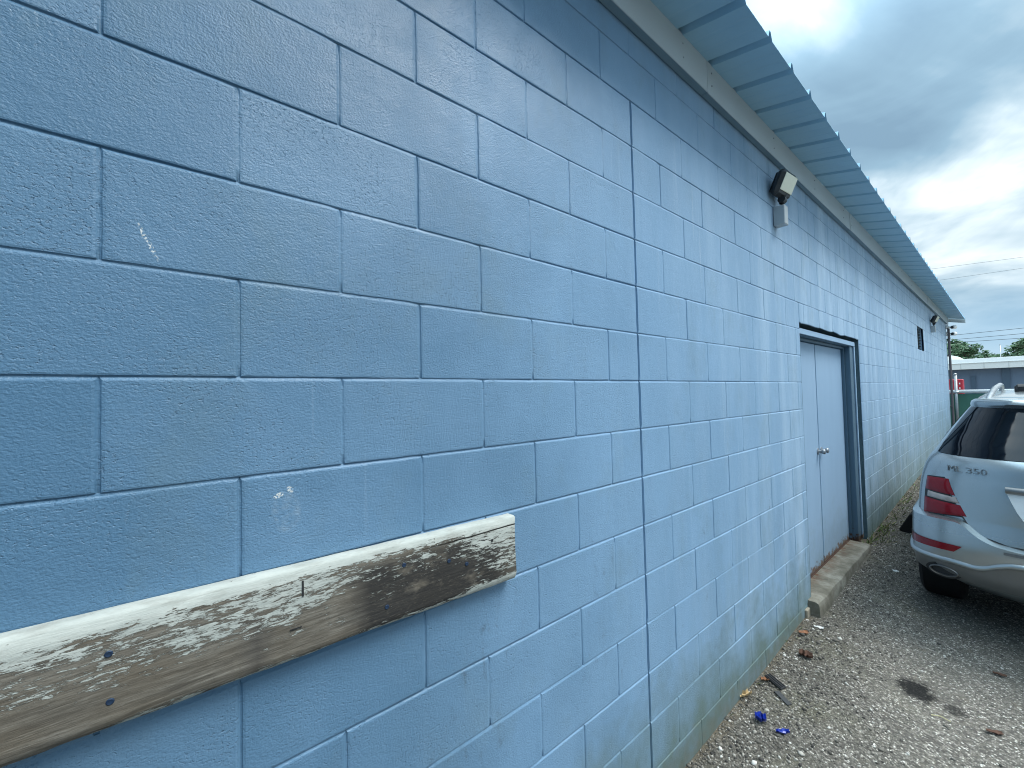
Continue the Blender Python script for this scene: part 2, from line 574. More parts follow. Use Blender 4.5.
def mat_ground():
    M = NT('gravelly_asphalt', True)
    x, y, z = M.xyz()
    c1 = M.n('ShaderNodeTexVoronoi')
    c1.inputs['Scale'].default_value = 125
    M.put(c1.inputs['Vector'], M.coord((1, 1, 0.2)))
    sepc = M.n('ShaderNodeSeparateColor')
    M.t.links.new(c1.outputs['Color'], sepc.inputs[0])
    cell = sepc.outputs[0]
    cell2 = sepc.outputs[1]
    macro = M.noise(1.3, 5, 0.6)
    peb = M.ramp(cell, [(0.0, (0.030, 0.028, 0.025)), (0.30, (0.098, 0.090, 0.077)), (0.60, (0.208, 0.191, 0.162)), (0.86, (0.36, 0.332, 0.285)), (0.95, (0.74, 0.69, 0.60)), (1.0, (0.95, 0.92, 0.85))])
    gap = M.rng(c1.outputs['Distance'], 0.25, 0.75)
    peb = M.mix(M.math('MULTIPLY', gap, 0.65), peb, (0.06, 0.056, 0.05))
    fine = M.noise(420, 2, 0.6)
    peb = M.mix(M.rng(fine, 0.4, 0.7, 0, 0.25), peb, (0.34, 0.31, 0.262))
    # worn paler wheel path, darker dirty patches, a brownish mossy strip
    peb = M.mix(M.rng(macro, 0.35, 0.7, 0.0, 0.28), peb, (0.265, 0.245, 0.21))
    peb = M.mix(M.rng(M.noise(2.6, 4, 0.6, M.coord(loc=(3, 1, 0))), 0.52, 0.72, 0, 0.45), peb, (0.10, 0.096, 0.082))
    moss = M.math('MULTIPLY', M.rng(M.noise(3.0, 5, 0.7, M.coord(loc=(7, 2, 0))), 0.5, 0.7), M.rng(x, 0.75, 0.25))
    peb = M.mix(M.math('MULTIPLY', moss, 0.4), peb, (0.17, 0.165, 0.095))
    soil = M.math('ADD', M.rng(x, 0.07, 0.01), M.rng(M.noise(11, 4, 0.7), 0.4, 0.7, -0.4, 0.3), clamp=True)
    peb = M.mix(M.math('MULTIPLY', soil, 0.7), peb, (0.17, 0.135, 0.085))
    # dirtier, darker strip beside the wall
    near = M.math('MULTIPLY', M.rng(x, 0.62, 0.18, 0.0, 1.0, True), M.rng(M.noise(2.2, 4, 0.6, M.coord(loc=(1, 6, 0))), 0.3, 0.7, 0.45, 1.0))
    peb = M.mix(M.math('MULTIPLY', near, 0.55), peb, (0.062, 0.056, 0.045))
    # oil stains
    def stain(cx, cy, rx, ry, rot):
        dx = M.math('SUBTRACT', x, cx)
        dy = M.math('SUBTRACT', y, cy)
        c_, s_ = math.cos(rot), math.sin(rot)
        a = M.math('DIVIDE', M.math('ADD', M.math('MULTIPLY', dx, c_), M.math('MULTIPLY', dy, s_)), rx)
        b = M.math('DIVIDE', M.math('SUBTRACT', M.math('MULTIPLY', dy, c_), M.math('MULTIPLY', dx, s_)), ry)
        d = M.math('ADD', M.math('MULTIPLY', a, a), M.math('MULTIPLY', b, b))
        d = M.math('ADD', d, M.math('ADD', M.rng(M.noise(26, 5, 0.7), 0.3, 0.7, -0.45, 0.45), M.rng(cell2, 0.0, 1.0, -0.25, 0.35)))
        return M.rng(d, 1.20, 0.45)
    ox = 0.0
    s1 = stain(STAIN1[0], STAIN1[1], 0.085, 0.105, 0.2)
    s2 = M.math('MULTIPLY', stain(STAIN2[0], STAIN2[1], 0.05, 0.05, 0.5), 0.75)
    st = M.math('MAXIMUM', s1, s2)
    peb = M.mix(M.math('MULTIPLY', st, 0.95), peb, (0.006, 0.006, 0.006))
    h = M.math('ADD', M.math('MULTIPLY', M.math('SUBTRACT', 1.0, c1.outputs['Distance']), 0.8), M.math('MULTIPLY', fine, 0.3))
    h = M.math('ADD', h, M.math('MULTIPLY', cell2, 0.6))
    return M.set(color=peb, rough=0.9, spec=0.3, normal=M.bump(h, 0.006, 1.0))


def zg(x, y):
    yy = min(max(y, -8.0), 16.0)
    t = min(max((x - 0.03) / 0.75, 0), 1)
    t = t * t * (3 - 2 * t)
    return -1.806 + 0.030 * yy - 0.098 * t


def pix(px, py):
    d = F * FPX + RV * (px - 512) + UV * (384 - py)
    return d.normalized()


CAM = cam.matrix_world.translation


def pix_ground(px, py):
    d = pix(px, py)
    t = 1.0
    for _ in range(60):
        p = CAM + d * t
        t += (zg(p.x, p.y) - p.z) / d.z * 0.7
    return CAM + d * t


def pix_y(px, py, Y):
    d = pix(px, py)
    return CAM + d * ((Y - CAM.y) / d.y)


STAIN1 = pix_ground(916, 690)
STAIN2 = pix_ground(955, 711)

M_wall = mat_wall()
M_plank = mat_plank()
M_ground = mat_ground()
M_door = None


def mat_door():
    M = NT('painted_steel_door', True)
    x, y, z = M.xyz()
    base = M.mix(M.noise(3, 4, 0.6, M.coord((1, 3, 0.7))), (0.25, 0.375, 0.52), (0.30, 0.435, 0.585))
    rust = M.math('ADD', M.rng(z, -1.47, -1.60, -0.30, 1.0), M.rng(M.noise(22, 5, 0.7), 0.35, 0.7, -0.55, 0.30), clamp=True)
    base = M.mix(M.rng(rust, 0.25, 0.5), base, M.mix(M.noise(60, 3), (0.085, 0.034, 0.018), (0.17, 0.075, 0.038)))
    dirt = M.math('ADD', M.rng(z, -0.9, -1.55, -0.4, 1.0), M.rng(M.noise(7, 5, 0.7), 0.4, 0.7, -0.5, 0.4), clamp=True)
    base = M.mix(M.math('MULTIPLY', dirt, 0.30), base, (0.17, 0.21, 0.19))
    return M.set(color=base, rough=0.5, spec=0.4, normal=M.bump(M.noise(90, 3), 0.0004))


def mat_frame():
    M = NT('painted_steel_frame', True)
    x, y, z = M.xyz()
    base = M.mix(M.noise(6, 4, 0.6), (0.062, 0.120, 0.175), (0.09, 0.155, 0.215))
    rust = M.math('ADD', M.rng(z, -1.46, -1.60), M.rng(M.noise(22, 5, 0.7), 0.35, 0.7, -0.6, 0.30), clamp=True)
    base = M.mix(M.rng(rust, 0.3, 0.5), base, (0.06, 0.032, 0.022))
    return M.set(color=base, rough=0.5, spec=0.4)


def mat_concrete():
    M = NT('stained_concrete', True)
    x, y, z = M.xyz()
    f = M.noise(7, 6, 0.65)
    c = M.ramp(f, [(0.3, (0.095, 0.088, 0.068)), (0.5, (0.165, 0.155, 0.125)), (0.7, (0.27, 0.26, 0.22))])
    c = M.mix(M.rng(M.noise(160, 3, 0.6), 0.55, 0.75, 0, 0.6), c, (0.09, 0.08, 0.07))
    rust = M.math('MULTIPLY', M.rng(x, 0.0, -0.08), M.rng(M.noise(9, 5, 0.7, M.coord((1.0, 2.0, 1))), 0.42, 0.6))
    c = M.mix(M.math('MULTIPLY', rust, 0.85), c, (0.10, 0.038, 0.018))
    dkp = M.rng(M.noise(5, 5, 0.7, M.coord(loc=(2, 9, 0))), 0.52, 0.68, 0, 0.6)
    c = M.mix(dkp, c, (0.08, 0.072, 0.055))
    return M.set(color=c, rough=0.92, spec=0.25, normal=M.bump(M.math('ADD', M.noise(60, 5, 0.7), f), 0.004))


M_door = mat_door()
M_frame = mat_frame()
M_conc = mat_concrete()
M_trim = simple('eave_trim_paint', (0.50, 0.56, 0.58), 0.42, 0.0, 0.5, var=0.08, nscale=3)
M_return = simple('soffit_strip_shaded', (0.16, 0.25, 0.31), 0.5, 0.0, 0.4, var=0.1, nscale=4)  # darker than the trim: underside shading put into the colour
M_soffit = simple('eave_metal', (0.31, 0.53, 0.69), 0.42, 0.0, 0.5, var=0.08, nscale=3)
M_dark = simple('black_plastic', (0.018, 0.019, 0.021), 0.45, 0, 0.5, var=0.3)
M_housing = simple('dark_bronze_housing', (0.035, 0.04, 0.045), 0.45, 0.3, 0.5, var=0.25)
M_boxgrey = simple('grey_box_paint', (0.42, 0.46, 0.48), 0.4, 0.2, 0.5, var=0.1)
M_lens = simple('frosted_lens', (0.80, 0.81, 0.66), 0.22, 0, 0.6, var=0.06, nscale=30)
M_knob = simple('worn_steel', (0.30, 0.33, 0.36), 0.5, 0.6, 0.5, var=0.2, nscale=40)
M_screw = simple('blue_screw_coating', (0.018, 0.04, 0.085), 0.45, 0.3, 0.5, var=0.3, nscale=200)
M_vent = simple('dark_louver_metal', (0.035, 0.05, 0.062), 0.5, 0.2, var=0.2)
M_pipe = simple('brown_pipe_paint', (0.13, 0.115, 0.12), 0.5, 0.1, var=0.2)
M_galv = simple('galvanised_steel', (0.42, 0.44, 0.45), 0.45, 0.7, var=0.15, nscale=30)
M_white = simple('white_sheet_metal', (0.92, 0.92, 0.90), 0.4, 0.1, var=0.05, nscale=0.6)
M_bluegrey = simple('blue_grey_cladding', (0.13, 0.18, 0.255), 0.5, 0.1, var=0.12, nscale=0.7)
M_darkpil = simple('dark_pilaster_paint', (0.07, 0.11, 0.16), 0.5, 0.1, var=0.1)
M_red = simple('red_paint', (0.48, 0.03, 0.05), 0.4, 0, var=0.15, nscale=4)
M_wood = simple('utility_pole_wood', (0.11, 0.085, 0.065), 0.85, 0, var=0.25, nscale=3)
M_wire = simple('black_cable', (0.02, 0.022, 0.026), 0.6, 0, var=0.2)
M_rough_conc = simple('raw_foundation', (0.26, 0.235, 0.185), 0.95, 0, 0.2, var=0.35, nscale=22, bump=0.004, bscale=70)


def mat_screen():
    M = NT('green_windscreen_mesh')
    wv = M.noise(260, 1)
    c = M.mix(M.noise(2.5, 4, 0.6), (0.045, 0.15, 0.115), (0.07, 0.20, 0.15))
    c = M.mix(M.rng(wv, 0.5, 0.7, 0, 0.35), c, (0.08, 0.2, 0.16))
    return M.set(color=c, rough=0.75)


M_screen = mat_screen()


def mat_car(name, c=(0.47, 0.51, 0.52)):
    M = NT(name)
    colr = M.mix(M.noise(3, 2), c, tuple(v * 0.94 for v in c))
    x, y, z = M.xyz()
    dust = M.math('MULTIPLY', M.rng(z, 0.8, 0.35), M.rng(M.noise(2.5, 2, 0.5), 0.2, 0.8))
    colr = M.mix(M.math('MULTIPLY', dust, 0.25), colr, (0.33, 0.32, 0.29))
    return M.set(color=colr, metal=0.75, rough=M.rng(dust, 0, 1, 0.27, 0.42), coat=0.7, coat_rough=0.11)


M_car = mat_car('silver_car_paint')
M_valance = simple('grey_valance_metal', (0.23, 0.235, 0.235), 0.38, 0.7, 0.5, var=0.15)
M_glass = simple('dark_tinted_glass', (0.004, 0.006, 0.010), 0.03, 0.0, 0.45, var=0.1)
M_redlens = simple('red_lamp_lens', (0.24, 0.003, 0.010), 0.14, 0.0, 0.4, coat=0.15, var=0.3, nscale=24)
M_clearlens = simple('clear_lamp_lens', (0.46, 0.38, 0.34), 0.12, 0.2, 0.6, coat=0.6, var=0.35, nscale=22)
M_chrome = simple('chrome', (0.72, 0.74, 0.75), 0.12, 1.0, var=0.05)
M_exh = simple('exhaust_steel', (0.20, 0.19, 0.18), 0.35, 0.9, var=0.2, nscale=40)
M_tyre = simple('tyre_rubber', (0.010, 0.010, 0.011), 0.8, 0, 0.3, var=0.25, nscale=25)
M_rim = simple('alloy_rim', (0.5, 0.51, 0.52), 0.3, 0.85, var=0.08)
M_plate = simple('licence_plate', (0.75, 0.76, 0.76), 0.45, 0, var=0.05)

# ------------------------------------------------------------------ setting: ground
xs = np.concatenate([[-300, -120, -50, -25, -14, -8, -4, -2, -1, -0.5, -0.2], np.arange(-0.1, 3.5, 0.06), [3.6, 4, 5, 6.5, 9, 13, 20, 35, 70, 140, 300]])
ys = np.concatenate([[-300, -120, -50, -25, -14, -8, -5, -3.5], np.arange(-3, 8, 0.07), np.arange(8, 16.5, 0.5), [18, 21, 26, 34, 50, 80, 140, 300]])
g = MB()
rows = []
for y in ys:
    r = []
    for x in xs:
        z = zg(float(x), float(y))
        if -1 < x < 8 and -4 < y < 17:
            z += 0.010 * mnoise.noise((float(x) * 1.7, float(y) * 1.7, 0)) + 0.004 * mnoise.noise((float(x) * 7, float(y) * 7, 3))
        r.append((float(x), float(y), z))
    rows.append(r)
g.grid(rows)
tag(g.build('ground', M_ground, smooth=True), kind='structure')


def stones(name, pts, sizes, mat, kind=None):
    """many small irregular stones as one mesh"""
    ph = (1 + 5 ** 0.5) / 2
    iv = np.array([(-1, ph, 0), (1, ph, 0), (-1, -ph, 0), (1, -ph, 0), (0, -1, ph), (0, 1, ph), (0, -1, -ph), (0, 1, -ph), (ph, 0, -1), (ph, 0, 1), (-ph, 0, -1), (-ph, 0, 1)], float) / 1.9
    itri = np.array([(0, 11, 5), (0, 5, 1), (0, 1, 7), (0, 7, 10), (0, 10, 11), (1, 5, 9), (5, 11, 4), (11, 10, 2), (10, 7, 6), (7, 1, 8), (3, 9, 4), (3, 4, 2), (3, 2, 6), (3, 6, 8), (3, 8, 9), (4, 9, 5), (2, 4, 11), (6, 2, 10), (8, 6, 7), (9, 8, 1)])
    n = len(pts)
    jit = rng.uniform(0.65, 1.25, (n, 12, 1))
    sc = rng.uniform(0.6, 1.3, (n, 1, 3)) * np.array([1, 1, 0.62])
    v = iv[None] * jit * sc * sizes[:, None, None]
    a = rng.uniform(0, 2 * np.pi, n)
    ca, sa = np.cos(a)[:, None], np.sin(a)[:, None]
    vx = v[..., 0] * ca - v[..., 1] * sa
    vy = v[..., 0] * sa + v[..., 1] * ca
    v = np.stack([vx, vy, v[..., 2]], -1) + pts[:, None, :]
    f = itri[None] + (np.arange(n) * 12)[:, None, None]
    me = bpy.data.meshes.new(name)
    me.vertices.add(n * 12)
    me.vertices.foreach_set('co', v.reshape(-1).astype(np.float32))
    nf = n * 20
    me.loops.add(nf * 3)
    me.loops.foreach_set('vertex_index', f.reshape(-1).astype(np.int32))
    me.polygons.add(nf)
    me.polygons.foreach_set('loop_start', np.arange(0, nf * 3, 3, dtype=np.int32))
    at = me.attributes.new('tint', 'FLOAT', 'FACE')
    at.data.foreach_set('value', np.repeat(rng.uniform(0, 1, n), 20).astype(np.float32))
    me.update(calc_edges=True)
    me.materials.append(mat)
    o = bpy.data.objects.new(name, me)
    col.objects.link(o)
    tag(o, kind=kind)
    return o


def mat_stone():
    M = NT('loose_stone')
    t = M.attr('tint')
    c = M.ramp(t, [(0.0, (0.04, 0.038, 0.036)), (0.30, (0.095, 0.088, 0.076)), (0.55, (0.145, 0.134, 0.114)), (0.80, (0.27, 0.251, 0.215)), (0.93, (0.48, 0.452, 0.40)), (1.0, (0.76, 0.735, 0.685))])
    c = M.mix(M.rng(M.noise(120, 3), 0.4, 0.7, 0, 0.3), c, (0.12, 0.11, 0.095))
    return M.set(color=c, rough=0.85, spec=0.3)


M_stone = mat_stone()
pts, szs = [], []
while len(pts) < 30000:
    y = 0.9 + 8.5 * rng.random() ** 1.5
    if rng.random() < 0.72:
        x = 0.004 + abs(rng.normal(0, 0.30))
    else:
        x = rng.uniform(0.0, 2.4)
    if x > 3:
        continue
    if 3.40 < y < 5.25 and x < 0.09:
        continue
    if mnoise.noise((x * 2.2, y * 2.2, 9)) < -0.25 + 0.35 * min(x, 1.0) - 0.15 and rng.random() < 0.75:
        continue
    if math.hypot((x - STAIN1.x) / 0.12, (y - STAIN1.y) / 0.14) < 1:
        continue
    s = float(np.clip(rng.lognormal(math.log(0.0036), 0.46), 0.0016, 0.016))
    pts.append((x, y, zg(x, y) + 0.010 * mnoise.noise((x * 1.7, y * 1.7, 0)) + 0.004 * mnoise.noise((x * 7, y * 7, 3)) + s * 0.25))
    szs.append(s)
stones('loose_gravel', np.array(pts), np.array(szs), M_stone, 'stuff')

# ------------------------------------------------------------------ building
BW, BH = 0.4064, 0.2032
CTRL = 3.5 * BW
Y_END, Y_START = 15.36, -3.2
DOOR = (3.565, 5.485, -2.0, 0.456)
VENT = (9.96, 10.77, 0.60, 1.01)
building = thing('block_building', 'long blue painted concrete block building with metal eave and recessed double door', 'building', (0, 0, -1.75))


def block(mb, y0, y1, z0, z1, dl, dr, db, dt, tint, near, ctrl_l=False, ctrl_r=False, raw_b=False):
    n = max(3, int((y1 - y0) / (0.025 if near else 0.14)))
    mm = max(2, int((z1 - z0) / (0.025 if near else 0.10)))
    # (offset from the edge, share of the joint depth) per ring: steep under, sloped on top
    k_ = 1.0 if near else 0.75
    prof = {'b': [(0, 1), (0.0014 * k_, 0.85), (0.0026 * k_, 0.12), (0.0055 * k_, 0.0)],
            't': [(-0.0016, 0.98), (0.0036 * k_, 0.48), (0.0062 * k_, 0.10), (0.0090 * k_, -0.04)],
            's': [(0, 1), (0.0022, 0.85), (0.0042, 0.25), (0.0085, 0.0)]}

    def fill(y, z):
        # how deep the bed joint is here: some stretches are filled flush with paint
        v = 0.85 + 0.9 * mnoise.noise((y * 1.1, z * 7.3, 11)) + 0.35 * mnoise.noise((y * 6, z * 9, 4))
        if abs(z - 6 * BH) < 0.01 and 0.5 < y < 2.3:
            # cracked, open joint under the top courses
            return 1.25 + 0.5 * mnoise.noise((y * 30, 0, 2))
        return min(1.15, max(0.55 if y < CTRL else 0.12, v))
    rings = []
    xoff = random.uniform(-0.0006, 0.0006)

    def wob(a, b, k):
        if not near:
            return 0.0
        return 0.0007 * mnoise.noise((a * 22, b * 22, k)) + 0.0008 * mnoise.noise((a * 80, b * 80, k))
    for k in range(4):
        ring = []
        so, sd = prof['s'][k]
        bo, bd = prof['b'][k]
        to, td = prof['t'][k]
        kk = 1.0 if k else 0.0
        L, Rr = y0 + so, y1 - so
        if ctrl_l: L = y0 + (0.0042, 0.0044, 0.0054, 0.0075)[k]
        if ctrl_r: Rr = y1 - (0.0042, 0.0044, 0.0054, 0.0075)[k]
        B, T = z0 + bo, z1 - to
        for i in range(n):
            y = L + (Rr - L) * i / n
            ring.append((xoff * kk - db * bd * fill(y, z0) if i else -(db * bd if ctrl_l else max(db * bd, dl * sd)), y, B + kk * wob(y, z0, 1) - ((0.018 * mnoise.noise((y * 4.3, 0, 5)) + 0.012 * mnoise.noise((y * 17, 0, 8))) if raw_b else 0)))
        for i in range(mm):
            z = B + (T - B) * i / mm
            ring.append((xoff * kk - dr * sd if i else -(db * bd if ctrl_r else max(dr * sd, db * bd)), Rr + kk * wob(y1, z, 2), z))
        for i in range(n):
            y = Rr + (L - Rr) * i / n
            ring.append((xoff * kk - dt * td * fill(y, z1) if i else -(dt * td if ctrl_r else max(dt * td, dr * sd)), y, T + kk * wob(y, z1, 3)))
        for i in range(mm):
            z = T + (B - T) * i / mm
            ring.append((xoff * kk - dl * sd if i else -(dt * td if ctrl_l else max(dl * sd, dt * td)), L + kk * wob(y0, z, 4), z))
        rings.append(ring)
    N = len(rings[0])
    vs = [p for r in rings for p in r]
    fs = []
    for k in range(3):
        for i in range(N):
            j = (i + 1) % N
            fs.append((k * N + i, k * N + j, (k + 1) * N + j, (k + 1) * N + i))
    fs.append(tuple(3 * N + i for i in range(N)))
    mb.add(vs, fs, tint)


wall = MB()
bed_depth = {}
for r in range(-10, 9):
    z0, z1 = r * BH, (r + 1) * BH
    if z0 > 1.66:
        break
    z1 = min(z1, 1.685)
    j0 = 0.0 if r % 2 == 0 else 0.5
    joints = []
    u = math.floor(Y_START / BW) + j0
    while u * BW < Y_END:
        yj = u * BW
        if r < 6 and yj > CTRL + 0.05:
            yj += 0.02
        if abs(yj - CTRL) > 0.06:
            joints.append(yj)
        u += 1
    if r < 6 or r == 7:
        joints.append(CTRL)
    joints = sorted(joints + [Y_END])
    hd = {}
    for y in joints:
        d = random.choice([0.0014, 0.0026, 0.0038, 0.0052]) if y > CTRL else random.choice([0.0014, 0.0024, 0.0032, 0.0040])
        hd[y] = 0.026 if abs(y - CTRL) < 1e-6 and r < 6 else d
    for a, b in zip(joints[:-1], joints[1:]):
        pieces = [(a, b, z0, z1, False)]
        for (oy0, oy1, oz0, oz1) in (DOOR, VENT):
            nxt = []
            for (p0, p1, q0, q1, rb) in pieces:
                if p1 <= oy0 or p0 >= oy1 or q1 <= oz0 + 1e-4 or q0 >= oz1 - 1e-4:
                    nxt.append((p0, p1, q0, q1, rb))
                    continue
                if p0 < oy0 - 0.01: nxt.append((p0, oy0, q0, q1, rb))
                if p1 > oy1 + 0.01: nxt.append((oy1, p1, q0, q1, rb))
                if q1 > oz1 + 0.01: nxt.append((max(p0, oy0), min(p1, oy1), oz1, q1, True))
                if q0 < oz0 - 0.01: nxt.append((max(p0, oy0), min(p1, oy1), q0, oz0, False))
            pieces = nxt
        for (p0, p1, q0, q1, rb) in pieces:
            if p1 - p0 < 0.02 or q1 - q0 < 0.015:
                continue
            near = p0 < 3.6
            bdz = 0.0056 if p0 < CTRL else 0.0048
            dl = hd.get(p0, 0.004)
            dr = hd.get(p1, 0.004)
            cl = abs(p0 - CTRL) < 1e-6 and r < 6
            crr = abs(p1 - CTRL) < 1e-6 and r < 6
            wall.add([], [])
            block(wall, p0, p1, q0, q1, dl, dr, bdz * random.uniform(0.85, 1.15), bdz * random.uniform(0.85, 1.15), random.random(), near, cl, crr, rb)
# solid body behind the faces, with the door alcove left open
BK = -0.03
for lo, hi in (((-7.5, Y_START, -2.1), (BK, DOOR[0] - 0.012, 1.70)), ((-7.5, DOOR[1] + 0.012, -2.1), (BK, VENT[0] - .01, 1.70)), ((-7.5, VENT[1] + .01, -2.1), (BK, Y_END - 0.003, 1.70)),
               ((-7.5, VENT[0] - .01, -2.1), (BK, VENT[1] + .01, VENT[2] - .01)), ((-7.5, VENT[0] - .01, VENT[3] + .01), (BK, VENT[1] + .01, 1.70)),
               ((-7.5, DOOR[0] - 0.012, DOOR[3] + 0.02), (BK, DOOR[1] + 0.012, 1.70)), ((-7.5, DOOR[0] - 0.012, -2.1), (-0.24, DOOR[1] + 0.012, DOOR[3] + 0.02))):
    wall.box(lo, hi)
wall.box((-0.030, CTRL - 0.006, -2.0), (-0.0125, CTRL + 0.006, 6 * BH))
# block returns at the door jambs and the building corner
wall.box((BK - 0.15, DOOR[0] - 0.014, -2.05), (-0.003, DOOR[0] - 0.004, DOOR[3] + 0.01))
jr = MB()
jr.box((BK - 0.15, DOOR[1] + 0.004, -2.05), (-0.003, DOOR[1] + 0.014, DOOR[3] + 0.01))
jr.box((BK - 0.15, DOOR[0] - 0.004, DOOR[3] + 0.016), (-0.010, DOOR[1] + 0.003, DOOR[3] + 0.026))
jr.build('jamb_return', simple('dark_jamb_paint', (0.10, 0.17, 0.21), 0.7, 0.0, 0.3, var=0.35, nscale=18, bump=0.004, bscale=50), building)
wall.box((BK, Y_END - 0.012, -2.05), (-0.003, Y_END - 0.001, 1.68))
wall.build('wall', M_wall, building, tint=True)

sw = MB()  # wall added out of view to shade the near end of the long wall
sw.box((BK + 0.004, Y_START - 0.25, -2.1), (6.5, Y_START + 0.75, 3.0))
sw.build('added_shade_wall', M_wall, building)
# raw end of the foundation beside the step
fb = MB()
fb.box((-0.02, 3.40, -1.86), (0.016, 3.475, -1.645), bevel=0.006)
fb.build('foundation_stub', M_rough_conc, building)

# door frame: steel channel set back in the opening
fr = MB()
fx0, fx1 = -0.16, -0.030
JW = 0.165
JL = 0.10
DY0, DY1, DT = DOOR[0] + 0.012, DOOR[1] - 0.085, 0.432
fr.box((fx0, DY0, -1.62), (fx1, DY0 + JL, DT), bevel=0.004)
fr.box((fx0, DY1 - JW, -1.62), (fx1, DY1, DT), bevel=0.004)
fr.box((fx0, DY0 + JL, 0.374), (fx1 - 0.002, DY1 - JW, DT), bevel=0.003)
# inner stop
fr.box((fx0, DY1 - JW - 0.022, -1.62), (-0.075, DY1 - JW - 0.001, 0.372), bevel=0.002)
fr.box((fx0, DY0 + JL + 0.001, 0.350), (-0.075, DY1 - JW - 0.023, 0.372), bevel=0.002)
fo = fr.build('door_frame', M_frame, building)
# paler casing strip on the frame face
cs = MB()
cs.box((fx1 + 0.001, DY1 - 0.040, -1.60), (fx1 + 0.012, DY1 - 0.008, 0.379), bevel=0.002)
cs.box((fx1 + 0.001, DY0 + 0.02, 0.380), (fx1 + 0.012, DY1 - 0.008, 0.424), bevel=0.002)
cs.build('casing', M_door, fo)
SEAM = 4.325
for (a, b) in ((DY0 + JL + 0.004, SEAM - 0.011), (SEAM + 0.011, DY1 - JW - 0.026)):
    d = MB()
    d.box((-0.145, a, -1.592), (-0.100, b, 0.347), bevel=0.003)
    do = d.build('door', M_door, building)
    kb = MB()
    ky = SEAM + (0.055 if a > SEAM else -0.045)
    kb.lathe((-0.100, ky, -0.605), (1, 0, 0), [(0.0, 0.028), (0.006, 0.028), (0.008, 0.012), (0.028, 0.010), (0.034, 0.019), (0.046, 0.023), (0.056, 0.018), (0.059, 0.004)], 18)
    kb.build('door_knob', M_knob, do, smooth=40)
back = MB()
back.box((-0.22, DOOR[0], -1.70), (-0.165, DOOR[1], DT + 0.04))
back.build('door_backing', M_dark, building)
sl = MB()
sl.box((-0.150, DY0 + JL, -1.606), (-0.091, DY1 - JW, -1.5935), bevel=0.002)
sl.build('door_sill', simple('rusty_sill', (0.06, 0.030, 0.020), 0.8, 0.2, var=0.5, nscale=30), building)

# concrete step
st = MB()
sx0, sx1, sy0, sy1, sz0, sz1 = -0.165, 0.072, 3.478, 5.20, -1.86, -1.600
rows = []
nseg = 34


def edge(y, k):
    return 0.007 * mnoise.noise((y * 5, k, 0)) + 0.004 * mnoise.noise((y * 19, k, 2))


for (x, z, jx, jz) in ((sx0, sz0, 0, 0), (sx0, sz1 + 0.002, 0, 0), (-0.03, sz1, 0, 0), (sx1 - 0.022, sz1 - 0.001, 0, 0.3), (sx1 - 0.006, sz1 - 0.009, 1, 0.6), (sx1, sz1 - 0.026, 1, 0), (sx1 + 0.004, -1.70, 1, 0), (sx1 + 0.004, sz0, 0, 0)):
    rows.append([(x + jx * edge(sy0 + (sy1 - sy0) * i / nseg, 1), sy0 + (sy1 - sy0) * i / nseg, z + jz * edge(sy0 + (sy1 - sy0) * i / nseg, 7)) for i in range(nseg + 1)])
st.grid(rows)
st.add([r[0] for r in rows], [tuple(range(len(rows)))])
st.add([r[-1] for r in rows], [tuple(range(len(rows)))[::-1]])
so = st.build('concrete_step', M_conc, None, (0, 4.3, -1.7), fix=True, smooth=35)
tag(so, 'weathered concrete slab step in front of the double door', 'step')

# louvred vent
vt = MB()
vt.box((-0.16, VENT[0] + .004, VENT[2] + .004), (-0.10, VENT[1] - .004, VENT[3] - .004))
vo = vt.build('vent', M_vent, building)
lv = MB()
for i in range(7):
    zz = VENT[2] + 0.03 + i * 0.054
    mt = Matrix.Translation((-0.06, 0, zz)) @ Matrix.Rotation(R(-38), 4, 'Y')
    lv.box((-0.03, VENT[0] + .01, -0.002), (0.03, VENT[1] - .01, 0.002), mat=mt)
lv.build('louver', simple('louver_paint', (0.03, 0.046, 0.058), 0.6, 0.0, 0.3), vo)

# eave: trim angle with lapped pieces and a ribbed roof sheet that drops outwards
FX, FZ0, FZ1 = 0.040, 1.537, 1.699
seams = [Y_START, 2.08 - 3.05, 2.08, 2.08 + 3.05, 2.08 + 6.1, 2.08 + 9.15, 2.08 + 12.2, Y_END + 0.12]
fast, fast_at = None, None
for i, (a, b) in enumerate(zip(seams[:-1], seams[1:])):
    tr = MB()
    dx = 0.002 * (i % 2)
    tr.box((FX - 0.004 + dx, a + 0.004, FZ0 - 0.002), (FX + dx, b - 0.004, FZ1 + 0.012))
    tr2 = MB()
    tr2.box((0.004, a + 0.003, FZ0 + 0.003 - dx), (FX - 0.0045 + dx, b - 0.003, FZ0 + 0.009))
    tr2.build('soffit_strip', M_return, building)
    to = tr.build('eave_trim', M_trim, building)
    yb = a + 0.05
    while yb < b - 0.05:
        for zz in (FZ0 + 0.055, FZ0 + 0.125):
            if 0.9 < yb < 9.5:
                if fast is None:
                    sc = MB()
                    sc.lathe((FX, yb, zz), (1, 0, 0), [(0, 0.0045), (0.003, 0.0045), (0.0042, 0.002)], 8)
                    fast = sc.build('fastener', M_knob, to)
                    fast_at = (yb, zz)
                else:
                    c = fast.copy()
                    col.objects.link(c)
                    c.parent = to
                    c.location = (0, yb - fast_at[0], zz - fast_at[1])
        yb += 0.915
RX0, RX1 = -7.6, 0.330
SL = -0.245


def rz(x):
    return FZ1 + 0.010 + (x - FX) * SL if x > -3.7 else FZ1 + 0.010 + (-3.7 - FX) * SL + (x + 3.7) * 0.245


